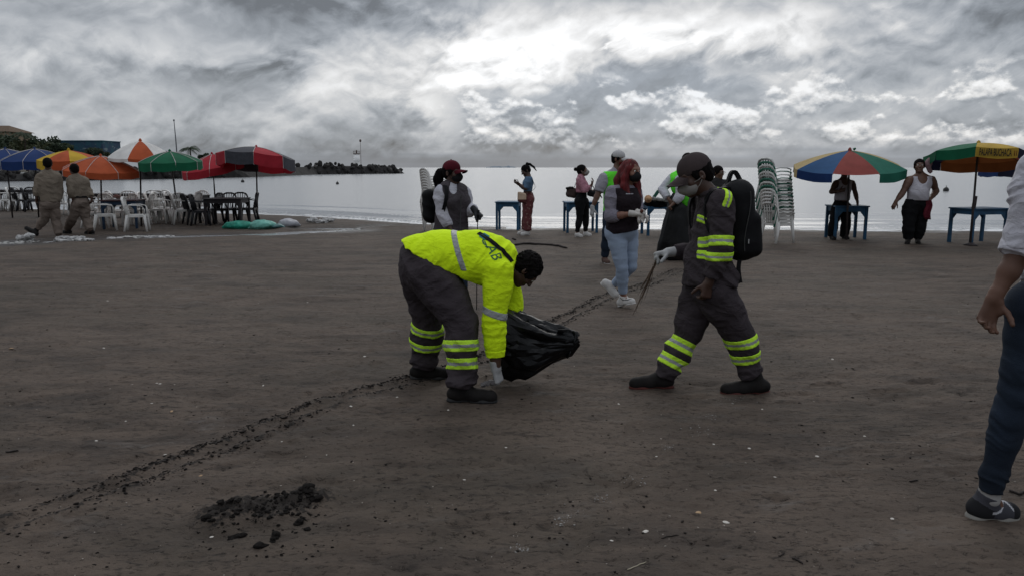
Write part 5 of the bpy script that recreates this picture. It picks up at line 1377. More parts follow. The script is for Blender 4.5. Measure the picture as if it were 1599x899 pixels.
# ---------------------------------------------------------------- dark haired person with glasses, behind the worker
def glasses_person():
    p = Person('dark-haired person with glasses looking past the shoulder of the walking worker', 14.0, dict(
        head=(1122,270,0), neck=(1121,283,0), pelvis=(1121,325,0), waist=(1121,312,0), chest=(1121,298,0),
        shR=(1109,288,0), shL=(1133,288,.05), elR=(1106,308,.0), wrR=(1108,326,-.05), elL=(1136,308,.05), wrL=(1135,326,-.02),
        hipR=(1116,333,0), hipL=(1127,333,.03), knR=(1116,362,-.02), anR=(1116,390,0), knL=(1127,362,.02), anL=(1127,390,.05),
        toeR=(1118,397,-.2), toeL=(1130,396,-.15)), vox=.014, wid=.92, tf=.72, head_f=(.62,-.78,-.05), skin=SKIN)
    q = p.j; h_ = dict(d=DOWN, n=(1,0,0), curl=.4); p.body(dict(R=h_, L=dict(d=DOWN, n=(-1,0,0), curl=.4)), vox=.012)
    S = SDF(); p.torso(S, .02)
    for a in 'LR': p.arm(S, a, .024, 0, .9, .03, True)
    p.add(S, 'shirt', UNI_D, disp=wr(.007)); T = SDF(); p.torso(T, .005, upper=False); T.cap(q['hipL'], q['hipR'], .11, .11, .06)
    for a in 'LR': p.leg(T, a, .02, 0, .97, .03, True)
    p.add(T, 'trousers', UNI_D)
    for a in 'LR': p.shoe(a, BOOT, SOLE_B, 1.0)
    p.hair_short(vox=.009, thick=1.08); h = p.head; b = MB()
    for sx in (-1, 1):
        c = [h.P(sx*.033+.026*math.cos(a), .108, .008+.02*math.sin(a))-p.base for a in np.linspace(0, 2*math.pi, 13)]; b.tube(c, .0028, 4); b.tube([h.P(sx*.06,.105,.01)-p.base, h.P(sx*.082,-.01,.005)-p.base], .003, 4)
    b.build('glasses', BLACKN, p.root)
glasses_person()
# ---------------------------------------------------------------- man in the shade of the parasol
def shade_man():
    p = Person('dark-capped man in white tank top standing in shadow behind a blue table', 16.4, dict(
        head=(1319,269,0), neck=(1318,279,0), pelvis=(1314,319,0), waist=(1315,307,0), chest=(1317,294,0),
        shR=(1305,286,.0), shL=(1331,286,.05), elR=(1298,300,-.05), wrR=(1311,299,-.22), elL=(1336,303,.08), wrL=(1339,316,-.02),
        hipR=(1307,325,0), hipL=(1321,325,.04), knR=(1302,349,-.04), anR=(1299,370,0), knL=(1321,349,.04), anL=(1318,370,.1),
        toeR=(1303,378,-.25), toeL=(1324,377,-.15)), vox=.013, wid=1.0, tf=.74, head_f=(-.3,-.95,-.05), hk=1.14, skin=SKIN_D, belly=.05)
    q = p.j; hR = dict(d=(.8,-.2,.3), n=(0,.9,0), curl=.6); hL = dict(d=(.1,0,-1), n=(-1,0,0), curl=.9)
    p.body(dict(R=hR, L=hL), vox=.012)
    S = SDF(); p.torso(S, .014); S.ell(q['neck']+V3((0,-.12,-.02)), (.085,.2,.13), None, .02, True); S.cut(lerp(q['neck'], q['chest'], .15), (0,0,1)); S.cut(J(1314, 313, 16.4), DOWN)
    for s_, a in ((-1,'R'),(1,'L')): S.ell(q['sh'+a]+V3((s_*.03,0,.0)), (.075,.3,.15), None, .015, True)
    p.add(S, 'tank_top', cloth('tank_grey_white', (.30,.28,.30), .06), disp=wr(.006))
    T = SDF(); p.torso(T, .012, upper=False); T.cap(q['hipL'], q['hipR'], .12, .12, .06)
    for a in 'LR': p.leg(T, a, .022, 0, .98, .03, True, .03)
    T.cut(J(1314, 311, 16.4), (0,0,1)); p.add(T, 'trousers', BLACKC, disp=wr(.009))
    for a in 'LR': p.shoe(a, BOOT, SOLE_B, 1.05)
    p.cap_hat(cloth('cap_dark_red', (.05,.012,.015), .1, fold=0)); p.hair_short()
shade_man()
def tank_man():
    p = Person('stout man in white tank top and black trousers with one hand on his hip', 15.5, dict(
        head=(1435.5,260,0), neck=(1437,274,0), pelvis=(1431,317,0), waist=(1433,301,0), chest=(1437,287,0),
        shR=(1420,281,0), shL=(1455,281,.03), elR=(1409,302,-.03), wrR=(1399,315,-.08), elL=(1462,299,.10), wrL=(1452,312,-.08),
        hipR=(1421,324,0), hipL=(1440,324,.03), knR=(1419,351,-.05), anR=(1418,373,0), knL=(1437,351,-.0), anL=(1433,373,.05),
        toeR=(1416,382,-.28), toeL=(1434,383,-.25)), vox=.0125, wid=1.32, tf=.74, head_f=(-.35,-.9,.15), hk=1.24, skin=SKIN, belly=.12, armr=1.3, legr=1.25)
    q = p.j; hR = dict(d=(-.4,-.1,-.9), n=(.3,.9,-.2), curl=.45, s=1.1); hL = dict(d=(-.4,-.1,-.8), n=(-.6,0,.4), curl=.6)
    p.body(dict(R=hR, L=hL), vox=.011)
    S = SDF(); p.torso(S, .016); S.ell(lerp(q['neck'], q['chest'], .0)+V3((0,-.14,-.02)), (.105,.2,.15), None, .02, True)
    S.cut(lerp(q['neck'], q['chest'], .15), (0,0,1)); S.cut(J(1431, 313, 15.5), DOWN)
    for s_, a in ((-1,'R'),(1,'L')): S.ell(q['sh'+a]+V3((s_*.045,0,.0)), (.095,.3,.17), None, .015, True)
    p.add(S, 'tank_top', cloth('tank_white', (.46,.44,.48), .05), disp=wr(.007))
    T = SDF(); p.torso(T, .014, upper=False); T.cap(q['hipL'], q['hipR'], .14, .14, .06); T.cap(q['pelvis'], q['waist'], .215, .2, .05, (V3((0,1,0)), .8))
    for a in 'LR': p.leg(T, a, .024, 0, .98, .03, True, .03)
    T.cut(J(1431, 311, 15.5), (0,0,1)); p.add(T, 'trousers', BLACKC, disp=wr(.010))
    for a in 'LR': p.shoe(a, BOOT, SOLE_B, 1.05)
    p.hair_short(vox=.010, thick=1.03)
    c = J(1451, 318, 15.3); V = []; F = []
    for i in range(9):
        for j in range(5):
            u, v = i/8, j/4; pt = J(1446+9*v-3*u+1.5*math.sin(u*7), 313+30*u, 15.32)+V3((0, .03*math.sin(v*9+u*3), 0)); V.append(pt-c)
    F = [(i*5+j, (i+1)*5+j, (i+1)*5+j+1, i*5+j+1) for i in range(8) for j in range(4)]
    o = mesh_obj('cloth_rag', V, F, cloth('rag_dark_red', (.09,.012,.02), .2), None); o.location = c; md = o.modifiers.new('thickness', 'SOLIDIFY'); md.thickness = .012
    tag(o, 'dark red rag hanging from the hip of the stout man in the tank top', 'rag')
tank_man()
# ---------------------------------------------------------------- two men in khaki
def khaki(label, Y, j, w, tuck, hf, belt):
    p = Person(label, Y, j, vox=.012, wid=w, tf=.74, head_f=hf, hk=1.15, skin=SKIN_D, armr=1.1, legr=1.0, group=None)
    q = p.j; p.body(dict(R=dict(d=(-.1,0,-1), n=(-1,0,0), curl=.5), L=dict(d=(-.15,0,-1), n=(1,0,0), curl=.5)), vox=.012)
    S = SDF(); p.torso(S, .028, .06); f = p.seg_f(q['pelvis'], q['waist'])
    if not tuck: S.cap(q['pelvis']+V3((0,0,.02)), q['waist'], .185*w, .175*w, .05, (f, .85)); S.cutnow(q['pelvis']+V3((0,0,.0)), DOWN)
    else: S.cutnow(lerp(q['pelvis'], q['waist'], .45), q['pelvis']-q['waist'])
    for a in 'LR': p.arm(S, a, .034, 0, .92, .03, True, .0)
    S.dispf = wr(.013, 9, 9); p.add(S, 'shirt', KHAKI, disp=S.dispf)
    C = SDF(); C.cap(q['neck']-V3((0,0,.03)), q['neck']+V3((0,0,.035)), .085, .072, .02, None, 'b'); p.add(C, 'collar', KHAKI)
    T = SDF(); p.torso(T, .014, upper=False); p.glutes(T, .02); T.cap(q['hipL'], q['hipR'], .125, .125, .06)
    for a in 'LR': p.leg(T, a, .030, 0, .98, .02, True, .012)
    T.cut(lerp(q['pelvis'], q['waist'], .6), q['waist']-q['pelvis']); p.add(T, 'trousers', KHAKI_D, disp=wr(.014, 8, 9))
    if belt:
        m0 = lerp(q['pelvis'], q['waist'], .5); n = (q['waist']-q['pelvis']).normalized(); B = SDF(); p.torso(B, .034, upper=False)
        B.mesh('belt', .011, BLACKN, p.root, local=p.base, clip=[(m0-n*.022, -n), (m0+n*.022, n)])
    else:
        m0 = lerp(q['chest'], q['waist'], .5); n = V3((0,0,1)); S2 = SDF(); p.torso(S2, .028, .06); S2.mesh('back_yoke_seam', .011, KHAKI_D, p.root, disp=S.dispf, off=.006, local=p.base, clip=[(m0-n*.011, -n), (m0+n*.011, n)])
    for a in 'LR': p.shoe(a, BOOT, SOLE_B, 1.1)
    p.hair_short(vox=.010, thick=1.06)
khaki('man in untucked khaki shirt and trousers walking away, nearest the left edge', 17.2, dict(
    head=(74.5,257,0), neck=(76,269,0), pelvis=(78,315,0), waist=(78,300,0), chest=(77,284,0), shL=(63,277,-.06), shR=(89,277,.10), elL=(59,295,-.1), wrL=(57,309,-.12), elR=(92,297,.12), wrR=(92,313,.1),
    hipL=(72,321,-.05), hipR=(84,321,.06), knL=(69,342,-.03), anL=(58,357,-.05), knR=(88,346,.08), anR=(92,367,.0), toeL=(39,357,0.0), toeR=(86,374,.06), heelL=(58,366,-.1), heelR=(96,373,.05)), 1.10, False, (-.45,.89,-.1), False)
khaki('man in belted khaki shirt and trousers walking away beside the orange parasol', 17.6, dict(
    head=(116,266,0), neck=(119,276,0), pelvis=(126,314,0), waist=(125,301,0), chest=(122,288,0), shL=(111,282,-.08), shR=(132,283,.10), elL=(112,299,-.14), wrL=(114,312,-.12), elR=(138,299,.12), wrR=(143,309,.06),
    hipL=(120,320,-.05), hipR=(131,320,.06), knL=(114,341,-.03), anL=(104,358,.2), knR=(134,342,.08), anR=(141,360,-.02), toeL=(98,364,.3), toeR=(133,366,.1), heelL=(111,364,.15), heelR=(147,366,.0)), .98, True, (-.75,.62,-.2), True)
# ---------------------------------------------------------------- person cut by the right edge
def edge_person():
    p = Person('person in pale sweater and blue jeans, cut off by the right edge of the photo', 3.17, dict(
        head=(1690,170,.05), neck=(1680,225,0), pelvis=(1668,455,0), waist=(1672,395,0), chest=(1676,310,0),
        shL=(1625,265,-.08), shR=(1745,265,.12), elL=(1599,383,-.10), wrL=(1553,464,-.12), elR=(1770,370,.12), wrR=(1740,470,0),
        hipL=(1618,480,-.05), hipR=(1700,480,.09), knL=(1586,618,-.06), anL=(1545,770,-.02), knR=(1700,625,.1), anR=(1722,760,.2),
        toeL=(1589,806,-.01), toeR=(1760,795,.3), heelL=(1511,804,.0), heelR=(1690,795,.15)), vox=.0055, wid=1.02, tf=.76,
        head_f=(.75,.6,-.1), skin=mat('skin_edge', (.105,.052,.034), .55), armr=1.0, legr=.90)
    p.right = V3((1, .4, 0)).normalized()
    q = p.j; hL = dict(d=(-.28,-.05,-1), n=(-.15,-.98,.0), curl=.55, s=1.0, spread=.6, thumb=.9); hR = dict(d=DOWN, n=(-1,0,0), curl=.5)
    p.body(dict(L=hL, R=hR), vox=.005)
    S = SDF(); p.torso(S, .030, .06); S.cap(q['pelvis'], q['waist'], .19, .18, .05); S.cutnow(J(1668, 470, 3.35), V3((-.35,0,-1)))
    p.arm(S, 'L', .036, 0, .575, .03, True, .0); p.arm(S, 'R', .03, 0, .9, .03, True)
    e = nv(q['elL'])
    ds = lambda x, y, z: -.010*(1-2*np.abs(vnoise(x*8, y*8, z*26+3*vnoise(x*7, y*7, z*4))))-.006*fbm(x*6, y*6, z*9, 2)+.004
    p.add(S, 'sweater', WHITEC, disp=ds, vox=.006)
    c = lerp(q['elL'], q['wrL'], .08); n = (q['wrL']-q['elL']).normalized(); K = SDF(); K.cap(c-n*.035, c+n*.035, .083, .078, .02, None, 'ab'); p.add(K, 'sleeve_cuff', WHITEC, disp=lambda x, y, z: -.004*(1-2*np.abs(vnoise(x*14, y*14, z*14))), vox=.005)
    T = SDF(); p.torso(T, .012, upper=False); p.glutes(T, .02); T.cap(q['hipL'], q['hipR'], .12, .12, .06)
    for a in 'LR': p.leg(T, a, .012, 0, .975, .03, True, .004)
    kn = nv(q['knL'])
    jd = lambda x, y, z: -.005*(1-2*np.abs(vnoise(x*9, y*9, z*38+2*vnoise(x*8, y*8, z*5))))*(.3+np.exp(-((z-kn[2])/.14)**2)+1.2*np.exp(-((z-.16)/.07)**2))+.001-.003*fbm(x*6, y*6, z*6, 2)
    p.add(T, 'jeans', mat('jeans_dark', (.013,.020,.033), .9, .35, 2.5, .4, 220, .2), disp=jd, vox=.0055)
    b = MB(); h0 = J(1563, 455, 3.2)-p.base
    for a in 'L':
        o = p.shoe(a, mat('canvas_grey', (.045,.045,.055), .85, .15, 10, .3, 220), mat('sole_offwhite', (.22,.21,.19), .7), 1.02, .0, 'skate_shoe', vox=.0042, sole_h=.03)
        ax = (q['toeL']-q['heelL']).normalized(); up = V3((0,0,1)); rt = ax.cross(up).normalized()
        S3 = [S_ for S_ in ()]
        # suede heel and toe panels laid over the canvas, pale side stripe
        me = o.data; base = p.base; hl = q['heelL']; L = (q['toeL']-hl).length
        me.materials.append(mat('suede_black', (.012,.012,.014), .95)); me.materials.append(mat('shoe_stripe_white', (.38,.38,.40), .6))
        for f in me.polygons:
            c = f.center+base-hl; t = c.dot(ax)/L; zz = c.z
            if t > .80 or (t < .40 and zz < .105-.13*t): f.material_index = 1
            ln = .045+.045*math.exp(-((t-.66)/.12)**2)
            if .36 < t < .80 and abs(zz-ln) < .0065: f.material_index = 2
        S4 = SDF(); S4.cap(q['anL']-V3((0,0,.02)), q['anL']+V3((0,0,.03)), .046, .044, .01, None, 'b'); p.add(S4, 'sock', mat('sock_grey', (.3,.29,.28), .9), vox=.005)
    p.shoe('R', mat('canvas_grey', (.085,.085,.10), .85), mat('sole_offwhite', (.22,.21,.19), .7), 1.02, .0, 'skate_shoe', vox=.008, sole_h=.03)
    p.hair_short()
edge_person()
# ================================================================ FURNITURE AND LITTER
PLW = mat('plastic_white', (.62,.60,.57), .45, .14, 3, spec=.4); PLG = mat('plastic_green', (.02,.13,.085), .45, .15, 3, spec=.4)
PLB = mat('plastic_black', (.010,.010,.013), .5, .2, 3, spec=.35); TBLUE = mat('table_blue_paint', (.012,.062,.125), .6, .35, 4, .3, 30, .35)
POLE = mat('parasol_pole', (.035,.028,.028), .6, .4, 5); PL_SILV = mat('plastic_greyish', (.36,.36,.34), .45, .14, 3, spec=.4)
def make_chair(m, label, group):
    r = thing('plastic_armchair', label, 'chair', (0,0,0), 0, group)
    b = MB(); n = 6; V = []; F = []
    for lay in (0, 1):
        for i in range(n+1):
            for j in range(n+1):
                u, v = i/n-.5, j/n-.5; w = .46-.05*(.5-v); V.append((u*w, v*.42, .425-.012*math.cos(u*3)*math.cos(v*3)-.02*max(0, v-.35)*8*.3-((.02 if max(abs(u), abs(v)) < .45 else .06) if lay else 0)))
    K = (n+1)**2
    for i in range(n):
        for j in range(n):
            a = i*(n+1)+j; F += [(a, a+n+1, a+n+2, a+1), (K+a, K+a+1, K+a+n+2, K+a+n+1)]
    ring = [i*(n+1) for i in range(n+1)]+[n*(n+1)+j for j in range(1,n+1)]+[i*(n+1)+n for i in range(n-1,-1,-1)]+[j for j in range(n-1,0,-1)]
    for a, c in zip(ring, ring[1:]+ring[:1]): F.append((a, c, c+K, a+K)[::-1])
    mesh_obj('seat', V, F, m, r, False)
    b = MB()
    arch = [V3((x, -.20-.09*((z-.42)/.42), z)) for x, z in ((-.21,.42),(-.225,.6),(-.22,.74),(-.17,.82),(-.08,.85),(.08,.85),(.17,.82),(.22,.74),(.225,.6),(.21,.42))]
    b.tube(arch, [.022,.023,.026,.032,.038,.038,.032,.026,.023,.022], 6, 0, .7)
    for x in (-.13,-.065,0,.065,.13): b.tube([V3((x*.8,-.20,.42)), V3((x,-.245,.62)), V3((x*1.1,-.285,.83))], [.018,.015,.018], 5, 0, .6)
    b.tube([V3((-.2,-.25,.66)), V3((0,-.262,.67)), V3((.2,-.25,.66))], .014, 5, 0, .6); b.build('backrest', m, r, True)
    for sx in (-1, 1):
        MB().tube([V3((sx*.222,-.24,.64)), V3((sx*.262,-.14,.665)), V3((sx*.275,.05,.66)), V3((sx*.265,.17,.635)), V3((sx*.235,.205,.56)), V3((sx*.215,.20,.42))], [.016,.02,.024,.022,.018,.018], 6, 0, .6).build('armrest', m, r, True)
        MB().tube([V3((sx*.205,.19,.42)), V3((sx*.225,.215,.2)), V3((sx*.24,.235,0))], [.040,.032,.025], 6).build('leg', m, r, True)
        MB().tube([V3((sx*.20,-.19,.42)), V3((sx*.215,-.235,.2)), V3((sx*.225,-.28,0))], [.040,.032,.025], 6).build('leg', m, r, True)
    return r
_proto = {}
def chair(x, y, rz, kind, label, group, z=None, tilt=0):
    m = dict(w=PLW, g=PLG, b=PLB, s=PL_SILV)[kind]
    if kind not in _proto: o = _proto[kind] = make_chair(m, label, group)
    else: o = copy_tree(_proto[kind])
    o.location = (x, y, gz(x, y)-.01 if z is None else z); o.rotation_euler = (tilt, 0, math.radians(rz)); o['label'] = label; o['group'] = group
    return o
GW = 'plastic armchairs set out on the left side of the beach'
# heading: 0 faces away from the camera, -90 faces right, 90 faces left, 180 faces the camera
FR = [ (166,360,-60,'w','white armchair nearest the belted khaki man, seen from behind'),
 (216,361,-72,'w','nearest white armchair, right of the blue-legged table and pole of the white parasol'),
 (150,356,-40,'w','white armchair tucked behind the nearest one beside the belted khaki man'),
 (196,352,150,'w','white armchair on the far side of the reddish table top'),
 (178,350,-10,'w','white armchair facing the sea behind the table with the reddish top'),
 (160,347,60,'w','white armchair under the pole of the orange parasol'),
 (224,350,100,'w','white armchair facing left just behind the white parasol pole'),
 (236,346,-80,'w','first white armchair of the cluster right of the white parasol pole'),
 (247,349,-70,'w','second white armchair of the cluster right of the white parasol pole'),
 (258,345,-85,'w','third white armchair of the cluster right of the white parasol pole'),
 (268,348,70,'w','white armchair directly below the green parasol canopy'),
 (277,344,-75,'w','white armchair touching the pole of the green parasol'),
 (287,350,-60,'w','nearest white armchair right of the green parasol pole'),
 (298,346,85,'w','white armchair facing left between the green parasol and the dark table'),
 (252,338,10,'w','white armchair in the back row, left of the green parasol pole'),
 (240,337,30,'w','leftmost white armchair in the back row of the cluster'),
 (270,337,-20,'w','back-row white armchair beside the green parasol pole'),
 (309,341,160,'w','pale armchair behind the black chairs left of the red parasol pole'),
 (305,350,-50,'b','black armchair left of the dark table, nearest the white cluster'),
 (318,352,-80,'b','black armchair against the left side of the dark table'),
 (331,349,140,'b','black armchair half hidden behind the dark table\'s left leg'),
 (352,348,170,'b','black armchair in front of the sea behind the dark table'),
 (371,347,175,'b','black armchair with slatted back behind the right half of the dark table'),
 (388,347,100,'b','black armchair at the right end, its arm standing clear against the water'),
 (4,329,-60,'w','leftmost white armchair at the left edge of the photo'),
 (12,330,-50,'w','second white armchair from the left edge'),
 (20,328,40,'w','third white armchair from the left edge, by the blue parasol pole'),
 (28,330,-60,'w','fourth white armchair from the left edge'),
 (-8,329,-60,'w','white armchair just outside the left edge'),
 (36,330,-40,'b','black armchair right of the leftmost white chairs'),
 (44,329,60,'b','middle black armchair left of the man in the untucked khaki shirt'),
 (52,331,-50,'b','black armchair touching the outline of the man in the untucked khaki shirt'),
 (98,336,20,'w','white armchair visible between the two khaki men, left one'),
 (106,334,-30,'w','white armchair visible between the two khaki men, right one'),
 (140,341,-20,'w','white armchair right behind the belted khaki man'),
 (131,337,30,'w','white armchair almost hidden by the belted khaki man'),
 (186,340,-40,'w','white armchair in the back row between the orange and white parasol poles'),
 (205,339,20,'w','white armchair in the back row just left of the white parasol pole')]
for px, py, rz, k, lab in FR:
    g = G(px, py); chair(g.x, g.y, rz, k, lab, GW)
ORD = ['top','second','third','fourth','fifth','sixth','seventh','eighth','ninth','tenth','eleventh','twelfth','thirteenth','fourteenth']
def stack(px, py, n, rz, seq, lab, group, step=.088, lean=.0):
    g = G(px, py); names = dict(w='white', g='green', s='greyish white')
    R = random.Random(px)
    for i in range(n):
        where = 'topmost' if i == n-1 else 'lowest' if i == 0 else ORD[n-1-i]+' from the top'
        a = math.radians(rz); off = i*.009
        chair(g.x-math.sin(a)*off*-1, g.y+math.cos(a)*off, rz+R.uniform(-1.5,1.5), seq[i], f'{names[seq[i]]} armchair, {where} of the stack {lab}', group, z=i*step-.01)
stack(1213, 378, 14, -62, 'wwwwwgwgswgwgs', 'right of the large black backpack', 'armchairs in the right-hand stack', .070)
stack(684, 361, 12, -55, 'wwwwwwwwwwww', 'behind the maroon-capped woman', 'armchairs in the left-hand stack', .064)

def table(px, py, w, d, rz, label, m, h=.74, group='blue wooden tables by the water', top=None, feet=None):
    g = G(px, py); r = thing('wooden_table', label, 'table', (g.x, g.y, gz(g.x, g.y)), math.radians(rz), group)
    MB().box((-w/2-.02,-d/2-.02,h-.028), (w/2+.02,d/2+.02,h)).build('tabletop', top or m, r, bevel=.004)
    for sx in (-1, 1):
        for sy in (-1, 1):
            x, y = sx*(w/2-.03), sy*(d/2-.03); b = MB(); b.box((x-.028,y-.028,-.03), (x+.028,y+.028,h-.03)); b.build('leg', m, r)
    for sy in (-1, 1):
        y = sy*(d/2-.03); b = MB(); b.box((-w/2+.062,y-.012,h-.13), (w/2-.062,y+.012,h-.029))
        for sx in (-1, 1):
            x0 = sx*(w/2-.062); V = [(x0,y-.012,h-.131),(x0-sx*.10,y-.012,h-.131),(x0,y-.012,h-.25),(x0,y+.012,h-.131),(x0-sx*.10,y+.012,h-.131),(x0,y+.012,h-.25)]
            b.add(V, [(0,1,2),(3,5,4),(0,3,4,1),(1,4,5,2),(2,5,3,0)])
        b.build('apron', m, r)
    for sx in (-1, 1):
        x = sx*(w/2-.03); b = MB(); b.box((x-.012,-d/2+.062,h-.13), (x+.012,d/2-.062,h-.029)); b.build('apron', m, r)
    return r
table(794, 357, .60, .62, -6, 'small blue table in front of the woman looking at her phone', TBLUE)
table(906, 362, .78, .62, 4, 'blue table behind the woman in the pink shirt', TBLUE)
table(1028, 366, .72, .62, 5, 'blue table with a hat and clothes piled on top, right of the red-haired woman', TBLUE)
table(1319, 373, .70, .60, -3, 'blue table under the patchwork parasol, in front of the shaded man', TBLUE)
table(1524, 379, .90, .62, 14, 'wider blue table standing round the pole of the lettered parasol', TBLUE, group='blue wooden tables by the water')
DT = mat('dark_table', (.018,.014,.016), .6, .3, 4); DTR = mat('dark_table_top', (.06,.024,.024), .55, .3, 4)
GD = 'dark tables among the armchairs'
table(196, 356, .85, .8, 10, 'dark table with reddish top and blue legs among the nearest white chairs', mat('leg_navy', (.012,.03,.06), .6, .3, 4), group=GD, top=DTR)
table(357, 351, 1.0, .85, 3, 'large black table in the middle of the black chairs', DT, group=GD)
table(296, 344, 1.0, .8, 0, 'black table between the white chairs and the large black table', DT, group=GD)
table(168, 338, 1.3, .7, 0, 'long dark table in the back row behind the reddish table', DT, group=GD)
table(228, 338, 1.1, .7, 2, 'dark table in the back row behind the white parasol pole', DT, group=GD)
table(24, 328, 1.5, .7, 0, 'dark table beneath the blue parasols at the left edge', DT, group=GD)
K = SDF(); g = G(190, 352); K.ell((g.x-.05, g.y-.05, .79), (.09,.07,.05)); K.ell((g.x+.02, g.y-.05, .77), (.07,.06,.035)); 
tag(K.mesh('cloth_bundle', .012, cloth('bundle_pink', (.35,.22,.2), .15), None, disp=wr(.012, 20, 20)), 'small pale pink cloth bundle on the reddish table top', 'cloth')
# things on the third blue table
g = J(1012, 311, 16.3); r = thing('straw_hat', 'tan round straw hat lying against the clothes on the blue table', 'hat', g)
S = SDF(); S.ell(g, (.085,.05,.085)); S.cap(g-V3((0,.03,0)), g-V3((0,.045,0)), .05, .05); S.mesh('crown', .01, mat('straw', (.42,.24,.13), .85, .25, 25, .4, 90), r, local=g)
g = J(1022, 316, 16.5); S = SDF(); S.cap(g+V3((-.16,0,-.02)), g+V3((.30,0,-.07)), .07, .06); S.ell(g+V3((.05,0,.0)), (.2,.1,.06)); 
tag(S.mesh('folded_clothes', .012, BLACKC, None, disp=wr(.02, 14, 14)), 'heap of dark folded clothes on the third blue table', 'clothes')
g = J(1030, 312.5, 16.35); S = SDF(); S.cap(g+V3((-.15,0,.03)), g+V3((.2,0,-.02)), .035, .03); tag(S.mesh('folded_clothes', .012, cloth('folded_grey', (.25,.25,.24), .2), None, disp=wr(.012, 20, 20)), 'pale grey garment draped over the dark heap on the third blue table', 'clothes')
g = J(1024.5, 303.5, 16.4); b = MB(); b.box((-.035,-.03,-.09), (.035,.03,.09), 0, Matrix.Translation(g)@Matrix.Rotation(.6, 4, (0,1,0))); b.tube([g+V3((.05,0,.075)), g+V3((.075,0,.11))], .028, 8)
tag(b.build('bottle', mat('bottle_green', (.02,.09,.065), .35), None, bevel=.01), 'dark green bottle leaning out of the heap of clothes', 'bottle')

def fabric(name, c): return mat(name, c, .8, .12, 3.5, .2, 40, .2, trans=.22)
FB = fabric('canvas_blue', (.013,.038,.135)); FY = fabric('canvas_yellow', (.52,.34,.03)); FO = fabric('canvas_orange', (.42,.085,.03)); FW = fabric('canvas_white', (.70,.68,.65))
FG = fabric('canvas_green', (.008,.115,.055)); FR_ = fabric('canvas_red', (.36,.022,.035)); FGY = fabric('canvas_grey', (.085,.085,.10)); FRB = fabric('canvas_blue_faded', (.025,.085,.20))
FYF = fabric('canvas_tan_faded', (.40,.30,.13)); FRF = fabric('canvas_red_faded', (.26,.06,.05)); FGF = fabric('canvas_green_faded', (.02,.14,.095)); FN = fabric('canvas_navy', (.012,.014,.032)); FYP = fabric('canvas_mustard', (.46,.30,.045)); FOB = fabric('canvas_rust', (.16,.05,.015))
EDGE = mat('canvas_piping', (.45,.42,.40), .8)
def parasol(apex, R, h, v, cols, phase, nrm, foot, label, piping=False, group='beach parasols', vcols=None, bag=False, sag=.10, flare=0., valances=True):
    apex = V3(apex); foot = V3(foot); foot.z = gz(foot.x, foot.y)
    r = thing('beach_parasol', label, 'parasol', foot, 0, group); o = apex-foot
    az = math.atan2(apex.x, apex.y); phase = phase-math.degrees(az); N = Matrix.Rotation(-az, 3, 'Z') @ V3(nrm).normalized(); X = V3((1,0,0)); X = (X-N*X.dot(N)).normalized(); Yd = N.cross(X).normalized()   # Yd points away from the camera
    n = len(cols)
    def P(phi, s, dz=0, rs=1.):
        pr = math.radians(phi); rad = R*s*rs
        return o+X*math.sin(pr)*rad-Yd*math.cos(pr)*rad-N*(h*(.42*s+.58*s*s)+dz)
    for k in range(n):
        p0 = phase+k*360/n; w = 360/n; V = []; F = []; ns, nt = 8, 6
        for i in range(ns+1):
            for j in range(nt+1):
                s = i/ns; u = j/nt; ch = math.cos(math.radians(w/2))/math.cos(math.radians(w*(u-.5)))
                V.append(P(p0+w*u, s, sag*R*.22*s*math.sin(math.pi*u)*s, 1+(ch-1)*.85))
        F = [(i*(nt+1)+j, i*(nt+1)+j+1, (i+1)*(nt+1)+j+1, (i+1)*(nt+1)+j) for i in range(ns) for j in range(nt)]
        mesh_obj('canopy_panel', V, F, cols[k], r)
        if v and (vcols or cols)[k] is not None:
            V = []; rr = random.Random(k*7+int(R*100)); ph = rr.uniform(0, 6)
            for i in range(4):
                for j in range(nt+1):
                    u = j/nt; ch = math.cos(math.radians(w/2))/math.cos(math.radians(w*(u-.5))); q = P(p0+w*u, 1, sag*R*.22*math.sin(math.pi*u), 1+(ch-1)*.85)
                    d = (q-o); d.z = 0; d = d.normalized(); hh = v*(i/3)*(1-.06*abs(u-.5)*2)
                    V.append(q-V3((0,0,hh))+d*(.012*math.sin(u*9+ph)*(i/3)+flare*(i/3)))
            F = [(i*(nt+1)+j, i*(nt+1)+j+1, (i+1)*(nt+1)+j+1, (i+1)*(nt+1)+j) for i in range(3) for j in range(nt)]
            mesh_obj('valance', V, F, (vcols or cols)[k], r)
        a, b_ = P(p0, 1, .015), P(p0, .06, .05)
        MB().tube([b_, P(p0, .5, .02), a], .007, 4).build('rib', POLE, r)
        hub = o-N*h*1.1; MB().tube([hub, P(p0, .55, .03)], .006, 4).build('strut', POLE, r)
        if piping:
            MB().tube([P(p0, s_/8, -.006) for s_ in range(9)]+([P(p0, 1, 0)-V3((0,0,v))] if v else []), .007, 4).build('seam_piping', EDGE, r)
    MB().tube([o*0+V3((0,0,-.25)), o*.5, o*.93, o], [.026,.022,.018,.018], 8).build('pole', POLE, r, True)
    MB().tube([o-N*.02, o+N*.03, o+N*.06], [.05,.035,.01], 8).build('finial', cols[0], r)
    return r, P, foot
def at(px, py, Y): return J(px, py, Y)
parasol(at(8,233,23.6), .98, .32, .24, [FB]*8, 10, (0,-.05,1), J(18,325,23.5), 'leftmost deep blue parasol, cut by the left edge', True, 'parasols on the left side of the beach')
parasol(at(54,233,21.8), .94, .32, .24, [FB]*8, 25, (-.03,-.04,1), G(60,338), 'blue parasol second from the left, above the man in the untucked shirt', True, 'parasols on the left side of the beach')
parasol(at(107,235,20.6), .78, .25, .24, [FY,FO,FY,FO,FY,FO,FY,FO], 0, (-.02,-.06,1), G(107,334), 'yellow and orange parasol above the khaki men', False, 'parasols on the left side of the beach')
